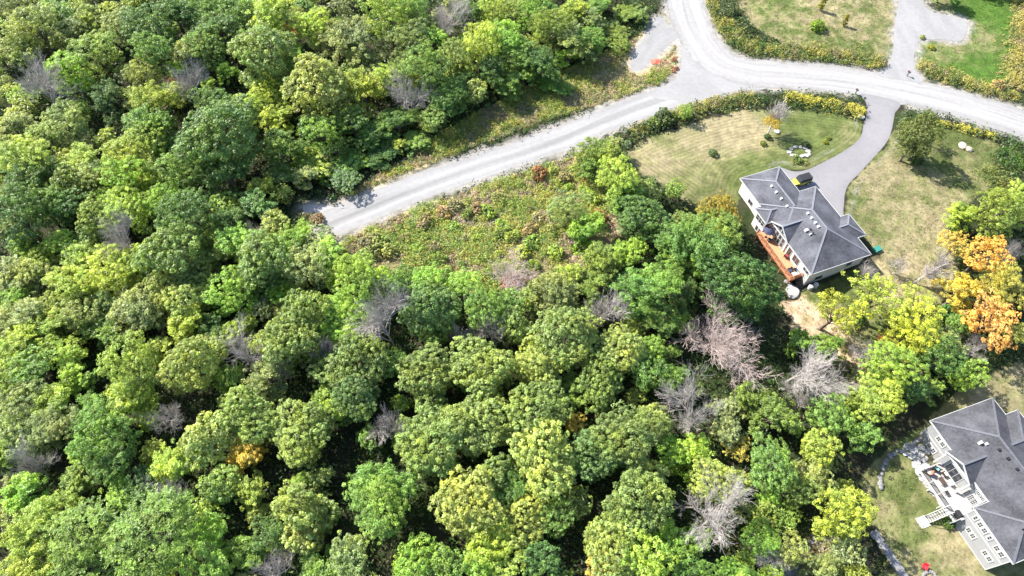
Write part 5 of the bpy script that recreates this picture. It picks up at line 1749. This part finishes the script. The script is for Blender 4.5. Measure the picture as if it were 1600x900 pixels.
# flagstones behind the grey house
g = ground_at(1435, 715)
patio = empty('flagstone_patio', tuple(g))
tag(patio, 'rough patio of whitish flagstones beside the grey house', 'patio')
for px, py, s in ((1418, 697, .7), (1428, 702, .8), (1437, 709, .75), (1425, 712, .75), (1434, 719, .8), (1444, 716, .7), (1430, 727, .7), (1440, 730, .85), (1447, 726, .7), (1436, 738, .75), (1415, 708, .6), (1443, 741, .7), (1450, 736, .6), (1448, 705, .6), (1440, 699, .6)):
    stone('flagstone', rnd.choice(SLAB), px, py, s, parent=patio, sink=.02)
g = ground_at(1455, 770)
strip2 = empty('stone_edging', tuple(g))
tag(strip2, 'pinkish flagstone strip along the foot of the pale deck', 'paving')
for k in range(12):
    t_ = k / 11
    stone('flagstone', rnd.choice(SLAB), 1441 + 35 * t_ + rnd.uniform(-2, 2), 745 + 47 * t_ + rnd.uniform(-2, 2), rnd.uniform(.55, .75), parent=strip2, sink=.02)
# fire ring with red chair
g = ground_at(1452, 899)
fire = empty('fire_ring', tuple(g))
tag(fire, 'grey stone fire ring on the dry lawn behind the grey house', 'fire ring')
for k in range(12):
    a = 2 * math.pi * k / 12
    o = stone('stone', rnd.choice(ROCK), 1452 + 9 * math.cos(a), 901 + 8 * math.sin(a), .32, parent=fire)
g = ground_at(1443, 887)
chair('garden_chair', (g.x, g.y, g.z), 2.6, M['red'], M['red'], 'red garden chair beside the stone fire ring')
# loose stones of the gravel outcrop: one mass
rg2 = np.random.default_rng(77)
x, y = scatter(TANROCK, 9, 78)
z = terrain(x, y)
n = len(x)
base = np.array([[1, 0, 0], [0, 1, 0], [-1, 0, 0], [0, -1, 0], [0, 0, .8]])
sz = rg2.uniform(.06, .22, n)
ang = rg2.random(n) * 6.28
V = base[None] * sz[:, None, None] * rg2.uniform(.7, 1.3, (n, 5, 1))
V = np.stack([V[..., 0] * np.cos(ang)[:, None] - V[..., 1] * np.sin(ang)[:, None] + x[:, None], V[..., 0] * np.sin(ang)[:, None] + V[..., 1] * np.cos(ang)[:, None] + y[:, None], V[..., 2] + z[:, None]], -1).reshape(-1, 3)
F = (np.array([[0, 1, 4], [1, 2, 4], [2, 3, 4], [3, 0, 4]])[None] + 5 * np.arange(n)[:, None, None]).reshape(-1, 3)
tag(link('loose_stones', mesh_np('loose_stones', V, F), M['stone']), 'loose grey stones covering the gravel outcrop', 'stones', None, 'stuff')

# ------------------------------------------------------------------ grey house at the lower right
H2 = empty('grey_house', (*H2_O, 0), H2_ROT)
tag(H2, 'two-storey grey sided house with dark grey hipped roof and pale deck', 'house')
wallbox(H2, M['grey_siding'], 2.65, 13.0, 1.4, 19.3, -3.9, 2.86)
wallbox(H2, M['grey_siding'], .2, 10.6, .3, 7.3, -3.9, 2.85)
wallbox(H2, M['grey_siding'], 4.0, 15.15, 9.0, 16.6, -1.2, 2.84)
wallbox(H2, M['white'], 2.5, 4.0, 7.72, 10.0, -1.0, 2.82, name='bay_wall')
wallbox(H2, M['stone_veneer'], 2.58, 2.649, 15.1, 19.28, -3.0, .38, name='stone_cladding')
RB, CB = M['roof_b'], M['cap_b']
hip_block(H2, 2.45, 13.4, .6, 19.75, 3.0, .49, RB, CB, 'y')
hip_block(H2, 0, 10.9, 0, 7.5, 3.02, .47, RB, CB, 'x')
hip_block(H2, 3.2, 15.55, 8.7, 17.0, 3.01, .47, RB, CB, 'x')
gable_block(H2, 1.6, 7.0, 10.25, 15.2, 2.97, 4.45, RB, CB, None, 0)
for b_ in ((.165, .198, .29, 7.31, .46, .66), (.163, .198, .28, .40, -3.4, 2.7), (.163, .198, 7.20, 7.315, -3.4, 2.7), (.18, .36, .262, .298, -3.4, 2.7), (.165, .198, .401, 7.199, -3.3, -3.05), (2.60, 2.648, 15.0, 19.31, .40, .58)):
    tr = MB(); tr.box(*b_); tr.build('trim_board', M['white'], H2)
for y, z, w, h, cx_, cy_ in ((4.95, -1.05, 1.5, .9, 4, 2), (1.75, -.95, 1.5, .9, 4, 2), (5.0, 1.75, 1.5, .95, 4, 2), (1.8, 1.75, 1.5, .95, 4, 2)):
    for dy in (-.41, .41):
        window(H2, 'x', .2, y + dy, z, .5, h, 2, 2, frame=.16)
window(H2, 'x', .2, 6.35, 1.75, .3, .95, 1, 2, frame=.16)
window(H2, 'x', .2, 3.6, 1.75, .3, .95, 1, 2, frame=.16)
for dy in (-.43, .43):
    window(H2, 'x', 2.65, 16.8 + dy, 1.85, .52, .85, 2, 2, frame=.16)
    window(H2, 'x', 2.58, 16.75 + dy, -.65, .52, .9, 2, 2, frame=.16)
for y in (9.55, 8.9, 8.25):
    window(H2, 'x', 2.5, y, 2.2, .42, .65, 2, 2, frame=.07)
    window(H2, 'x', 2.5, y, .3, .42, 1.5, 2, 3, frame=.07)
window(H2, 'x', 2.65, 12.6, .15, 2.4, 2.1, 3, 1)
window(H2, 'y', .3, 3.0, .8, 1.2, 1.2, 2, 2)
window(H2, 'y', .3, 6.0, .8, 1.2, 1.2, 2, 2)
window(H2, 'y', 19.3, 5.5, 1.2, 1.2, 1.2, 2, 2, out=1)
mb = MB(); mb.box(15.14, 15.2, 12.3, 13.3, .05, 2.2); mb.build('front_door', M['dark_brown'], H2)
for y in (10.3, 14.95):
    mb = MB(); mb.bar((1.85, y, -1.0), (1.85, y, 2.86), .26); mb.build('porch_column', M['white'], H2)
mb = MB(); mb.box(1.72, 1.98, 10.35, 15.1, 2.62, 2.83); mb.build('porch_beam', M['white'], H2)
for x, y in ((6.0, 13.9), (6.8, 12.6), (7.0, 11.2), (7.1, 9.6)):
    zz = 3 + .49 * (x - 2.45)
    mb = MB(); mb.box(x, x + .34, y, y + .34, zz - .1, zz + .3); mb.build('roof_vent', M['black'] if y < 13 else M['white'], H2)
mb = MB(); mb.box(5.4, 5.8, 14.3, 14.7, 4.3, 5.05); mb.build('roof_vent', M['white'], H2)
for x, y in ((3.0, 3.1), (4.4, 3.2)):
    zz = 3.02 + .47 * 3.1
    mb = MB(); mb.lathe([(.1, zz - .1), (.1, zz + .5), (.13, zz + .55)], x, y, 8); mb.build('vent_pipe', M['black'], H2)
mb = MB(); mb.box(-.85, 2.49, 7.35, 14.5, -1.14, -1.0)
mb.box(2.49, 2.64, 10.05, 14.5, -1.14, -1.0)
mb.box(-.85, .19, 6.9, 7.35, -1.14, -1.0)
deck2 = mb.build('deck', M['pale_deck'], H2)
mb = MB(); mb.box(-.92, -.852, 6.88, 14.52, -1.34, -1.02); mb.box(-.85, 2.6, 14.502, 14.57, -1.34, -1.02); mb.build('fascia_board', M['white'], deck2)
railing(deck2, [(-.8, 14.4), (-.8, 9.0)], -1.0, M['black'], gap=.13, postmat=M['white'])
railing(deck2, [(-.8, 8.0), (-.8, 6.95)], -1.0, M['black'], gap=.13, postmat=M['white'], post=1.0)
railing(deck2, [(-.8, 14.42), (1.6, 14.42)], -1.0, M['white'], gap=.13, post=1.2, thin=.08)
for y in (7.0, 9.4, 11.9, 14.3):
    x_, y_ = h2w(y, -.7); zz = tz(x_, y_)
    mb = MB(); mb.bar((-.7, y, zz - .2), (-.7, y, -1.14), .16); mb.build('deck_post', M['white'], deck2)
st = 9
for k in range(st):
    zz = -1.0 - (k + 1) * 2.15 / st
    x_ = -.93 - k * .245
    mb = MB(); mb.box(x_ - .26, x_, 8.06, 8.94, zz - .05, zz); mb.build('step', M['pale_deck'], deck2)
for y in (8.0, 9.0):
    mb = MB(); mb.bar((-.93, y, -1.15), (-3.1, y, -3.2), .06, .28); mb.build('stringer', M['white'], deck2)
    mb = MB(); mb.bar((-.95, y, -.1), (-3.05, y, -2.2), .07, .06); 
    for k in (0, .5, 1.0):
        a_, z_ = -.95 - 2.1 * k, -.1 - 2.1 * k
        mb.bar((a_, y, z_), (a_, y, z_ - 1.0), .07)
    mb.build('stair_rail', M['white'], deck2)
x_, y_ = h2w(8.4, -3.75)
pad = MB(); pad.box(-.75, .75, -.75, .75, -.25, .06)
o = pad.build('landing_pad', M['concrete'], None, loc=(x_, y_, tz(x_, y_)))
o.rotation_euler.z = H2_ROT
tag(o, 'square white concrete pad at the foot of the deck stairs', 'paving')
def at2(u, v, z):
    x, y = h2w(u, v)
    return (x, y, z)
chair('patio_chair', at2(13.9, 1.2, -1.0), H2_ROT - 1.2, M['dark_brown'], M['aqua'], 'wicker chair with aqua cushion under the porch gable', wide=.7)
chair('patio_chair', at2(12.9, 1.9, -1.0), H2_ROT - 1.57, M['dark_brown'], M['beige'], 'wicker chair with beige cushion by the porch wall', wide=.7)
chair('patio_chair', at2(11.6, 1.9, -1.0), H2_ROT - 1.57, M['beige'], M['beige'], 'pale cushioned chair by the porch wall near the bay windows', wide=.8)
table('patio_table', at2(12.2, .9, -1.0), H2_ROT, M['dark_brown'], M['dark_brown'], .7, 1.1, .45, 'low dark coffee table on the pale deck')
table('patio_table', at2(10.6, .4, -1.0), H2_ROT, M['black'], M['black'], .5, .5, .5, 'small black side table in the sun on the pale deck')
chair('deck_chair', at2(13.9, -.1, -1.0), H2_ROT + .6, M['red_rail'], M['beige'], 'reddish wooden chair at the shaded end of the pale deck', wide=.75)
g_ = at2(7.6, -.2, -1.0)
o = empty('barbecue', g_, H2_ROT)
mb = MB(); mb.box(-.3, .3, -.55, .55, .08, .8); mb.build('cabinet', M['black'], o)
mb = MB(); mb.poly([(-.3, -.4, .803), (.3, -.4, .803), (.3, .4, .803), (-.3, .4, .803), (-.12, -.38, 1.12), (.2, -.38, 1.12), (.2, .38, 1.12), (-.12, .38, 1.12)], [(3, 2, 1, 0), (4, 5, 6, 7), (0, 1, 5, 4), (1, 2, 6, 5), (2, 3, 7, 6), (3, 0, 4, 7)]); mb.build('hood', M['black'], o)
for sy in (-1, 1):
    mb = MB(); mb.box(-.26, .26, sy * .555 if sy > 0 else -.85, .85 if sy > 0 else -.555, .74, .79); mb.build('side_shelf', M['metal'], o)
    for sx in (-1, 1):
        mb = MB(); mb.lathe([(.05, 0), (.05, .08)], sx * .24, sy * .48, 8); mb.build('wheel', M['tyre'], o)
tag(o, 'black barbecue with metal side shelves at the sunny end of the pale deck', 'barbecue')

# ------------------------------------------------------------------ jeep-like car on the driveway
g = unproject(1249, 287, 0.03)
car = empty('off_road_car', (g.x, g.y, .03), math.radians(20) + math.pi)
tag(car, 'boxy yellow off-road car with black hard top parked by the garage', 'car')
mb = MB()
def prof_solid(mb, prof, w0, w1=None):
    w1 = w1 or w0
    n = len(prof)
    V = [(x, -w / 2, z) for x, z, w in prof] + [(x, w / 2, z) for x, z, w in prof]
    mb.poly(V, [tuple(range(n)), tuple(range(2 * n - 1, n - 1, -1))] + [(i, i + n, (i + 1) % n + n, (i + 1) % n) for i in range(n)])
prof_solid(mb, [(-1.85, .5, 1.6), (-1.85, 1.02, 1.58), (.75, 1.05, 1.58), (.8, 1.06, 1.5), (1.85, 1.0, 1.3), (1.92, .9, 1.3), (1.92, .5, 1.35)], 1.6)
body = mb.build('body', M['yellow'], car)
mb = MB(); prof_solid(mb, [(-1.86, 1.02, 1.5), (-1.80, 1.78, 1.42), (.42, 1.8, 1.42), (.78, 1.06, 1.5)], 1.5); top = mb.build('hard_top', M['black'], car)
for sy in (-1, 1):
    for x0, x1 in ((-1.65, -.75), (-.65, .35)):
        mb = MB(); mb.poly([(x0, sy * .752, 1.12), (x1, sy * .752, 1.12), (x1 - .02, sy * .722, 1.6), (x0 + .02, sy * .722, 1.6), (x0, sy * .70, 1.12), (x1, sy * .70, 1.12), (x1 - .02, sy * .68, 1.6), (x0 + .02, sy * .68, 1.6)], [(0, 1, 2, 3), (7, 6, 5, 4), (0, 4, 5, 1), (1, 5, 6, 2), (2, 6, 7, 3), (3, 7, 4, 0)]); mb.build('side_window', M['glass'], car)
    mb = MB(); mb.box(-.55, .45, sy * .8 - .012, sy * .8 + .012, .58, 1.0); mb.build('door', M['yellow'], car)
    for x in (-1.2, 1.25):
        wv = empty if False else None
        mb = MB(); 
        n = 16
        ringp = []
        for yy, r in ((-.12, .34), (-.1, .38), (.1, .38), (.12, .34)):
            ringp.append([(x + math.cos(2 * math.pi * k / n) * r, sy * .74 + yy, .38 + math.sin(2 * math.pi * k / n) * r) for k in range(n)])
        V = sum(ringp, [])
        F = [tuple(range(n)), tuple(range(4 * n - 1, 3 * n - 1, -1))]
        for a in range(3):
            for k in range(n):
                F.append((a * n + k, (a + 1) * n + k, (a + 1) * n + (k + 1) % n, a * n + (k + 1) % n))
        mb.poly(V, F)
        wh = mb.build('wheel', M['tyre'], car)
        mb = MB(); mb.tube([(x, sy * .74 + sy * .115, .38), (x, sy * .74 + sy * .15, .38)], [.2, .16], 12); mb.build('rim', M['metal'], wh)
        mb = MB(); mb.poly([(x - .5, sy * .66, .62), (x + .5, sy * .66, .62), (x + .35, sy * .66, .86), (x - .35, sy * .66, .86), (x - .5, sy * .9, .60), (x + .5, sy * .9, .60), (x + .35, sy * .9, .84), (x - .35, sy * .9, .84)], [(0, 1, 2, 3), (7, 6, 5, 4), (0, 4, 5, 1), (1, 5, 6, 2), (2, 6, 7, 3), (3, 7, 4, 0)]); mb.build('fender', M['black'], car)
    mb = MB(); mb.tube([(1.9, sy * .45, .8), (1.95, sy * .45, .8)], [.11, .1], 12); mb.build('headlight', M['metal'], car)
mb = MB(); mb.poly([(.47, -.68, 1.76), (.47, .68, 1.76), (.80, .70, 1.1), (.80, -.70, 1.1), (.44, -.68, 1.76), (.44, .68, 1.76), (.76, .70, 1.1), (.76, -.70, 1.1)], [(0, 1, 2, 3), (7, 6, 5, 4), (0, 4, 5, 1), (1, 5, 6, 2), (2, 6, 7, 3), (3, 7, 4, 0)]); mb.build('windscreen', M['glass'], car)
mb = MB(); mb.box(1.93, 2.03, -.75, .75, .48, .66); mb.build('bumper', M['black'], car)
mb = MB(); mb.tube([(-1.87, 0, .95), (-2.07, 0, .95)], [.36, .36], 16); mb.build('spare_wheel', M['tyre'], car)

# ------------------------------------------------------------------ mailboxes, red tarp, teal box, stump
for px, py, lab in ((1336, 147, 'small black mailbox on a post at the mouth of the curving driveway'), (1417, 119, 'small black mailbox on a post at the mouth of the gravel driveway')):
    g = unproject(px, py, .0)
    o = empty('mailbox', (g.x, g.y, 0), .4)
    mb = MB(); mb.bar((0, 0, -.1), (0, 0, 1.0), .12); mb.build('post', M['dark_brown'], o)
    mb = MB()
    n = 8
    arc = [(math.cos(math.pi * k / n) * .16, .14 + math.sin(math.pi * k / n) * .16) for k in range(n + 1)]
    pr = [(-.16, 0), (.16, 0)] + arc
    V = [(x, -.3, 1.0 + z) for x, z in pr] + [(x, .3, 1.0 + z) for x, z in pr]
    m_ = len(pr)
    mb.poly(V, [tuple(range(m_)), tuple(range(2 * m_ - 1, m_ - 1, -1))] + [(i, i + m_, (i + 1) % m_ + m_, (i + 1) % m_) for i in range(m_)])
    mb.build('box', M['black'], o)
    mb = MB(); mb.box(.165, .185, .05, .25, 1.1, 1.3); mb.build('flag', M['red'], o)
    tag(o, lab, 'mailbox')
g = ground_at(1024, 97)
n = 14
u_ = np.linspace(-1, 1, n)
A_, B_ = np.meshgrid(u_, u_)
r_ = np.random.default_rng(9)
hh = .12 + .35 * np.exp(-(A_ ** 2 + B_ ** 2) * 1.4) + .22 * (fbm(A_ * 3 + 7, B_ * 3 + 3, 1.0, 4, 3) - .5)
ex = 1 + .3 * (fbm(np.arctan2(B_, A_) * 2 + 9, A_ * 0, 1.0, 8, 2) - .5)
V = np.stack([A_ * 1.0 * ex, B_ * .8 * ex, np.maximum(hh, .03)], -1).reshape(-1, 3)
V = np.concatenate([V, V * [1, 1, 0] - [0, 0, .02]])
I = np.arange(n * n).reshape(n, n)
F = np.stack([I[:-1, :-1], I[:-1, 1:], I[1:, 1:], I[1:, :-1]], -1).reshape(-1, 4)
o = link('tarpaulin', mesh_np('tarpaulin', V, np.concatenate([F, F[:, ::-1] + n * n])), M['red_cloth'], None, tuple(g))
tag(o, 'crumpled bright red tarpaulin beside the raked gravel patch', 'tarpaulin')
for (px, py, s) in ((1053, 95, .45), (1057, 108, .4), (1052, 112, .35)):
    o = plant(0, 0, s * 1.3, 'O', 'small pinkish red weed by the street corner', 'pinkish red weeds by the street corner', name='weed', at_ground=ground_at(px, py), family='shrub', colour=(.30, .13, .10))
    o['category'] = 'weed'
g = ground_at(1369, 391)
o = empty('storage_box', tuple(g), .5)
mb = MB(); mb.box(-.7, .7, -.45, .45, 0, .42); mb.build('bin', M['teal'], o)
mb = MB(); mb.box(-.75, .75, -.5, .5, .421, .5); mb.build('lid', M['teal'], o)
tag(o, 'teal plastic storage box on the lawn by the shaded house corner', 'box')
g = ground_at(1455, 435)
mb = MB(); mb.tube([(-.2, .1, -.05), (1.6, -.9, .16), (3.0, -1.6, .14)], [.19, .17, .13], 8)
o = mb.build('fallen_log', M['bark'], None, True, (g.x, g.y, g.z + .12))
tag(o, 'dark fallen log lying on the dry lawn beside the leafless saplings', 'log')
o = stone('boulder', ROCK[2], 1452, 432, .6, 'pale grey boulder at the end of the fallen log')
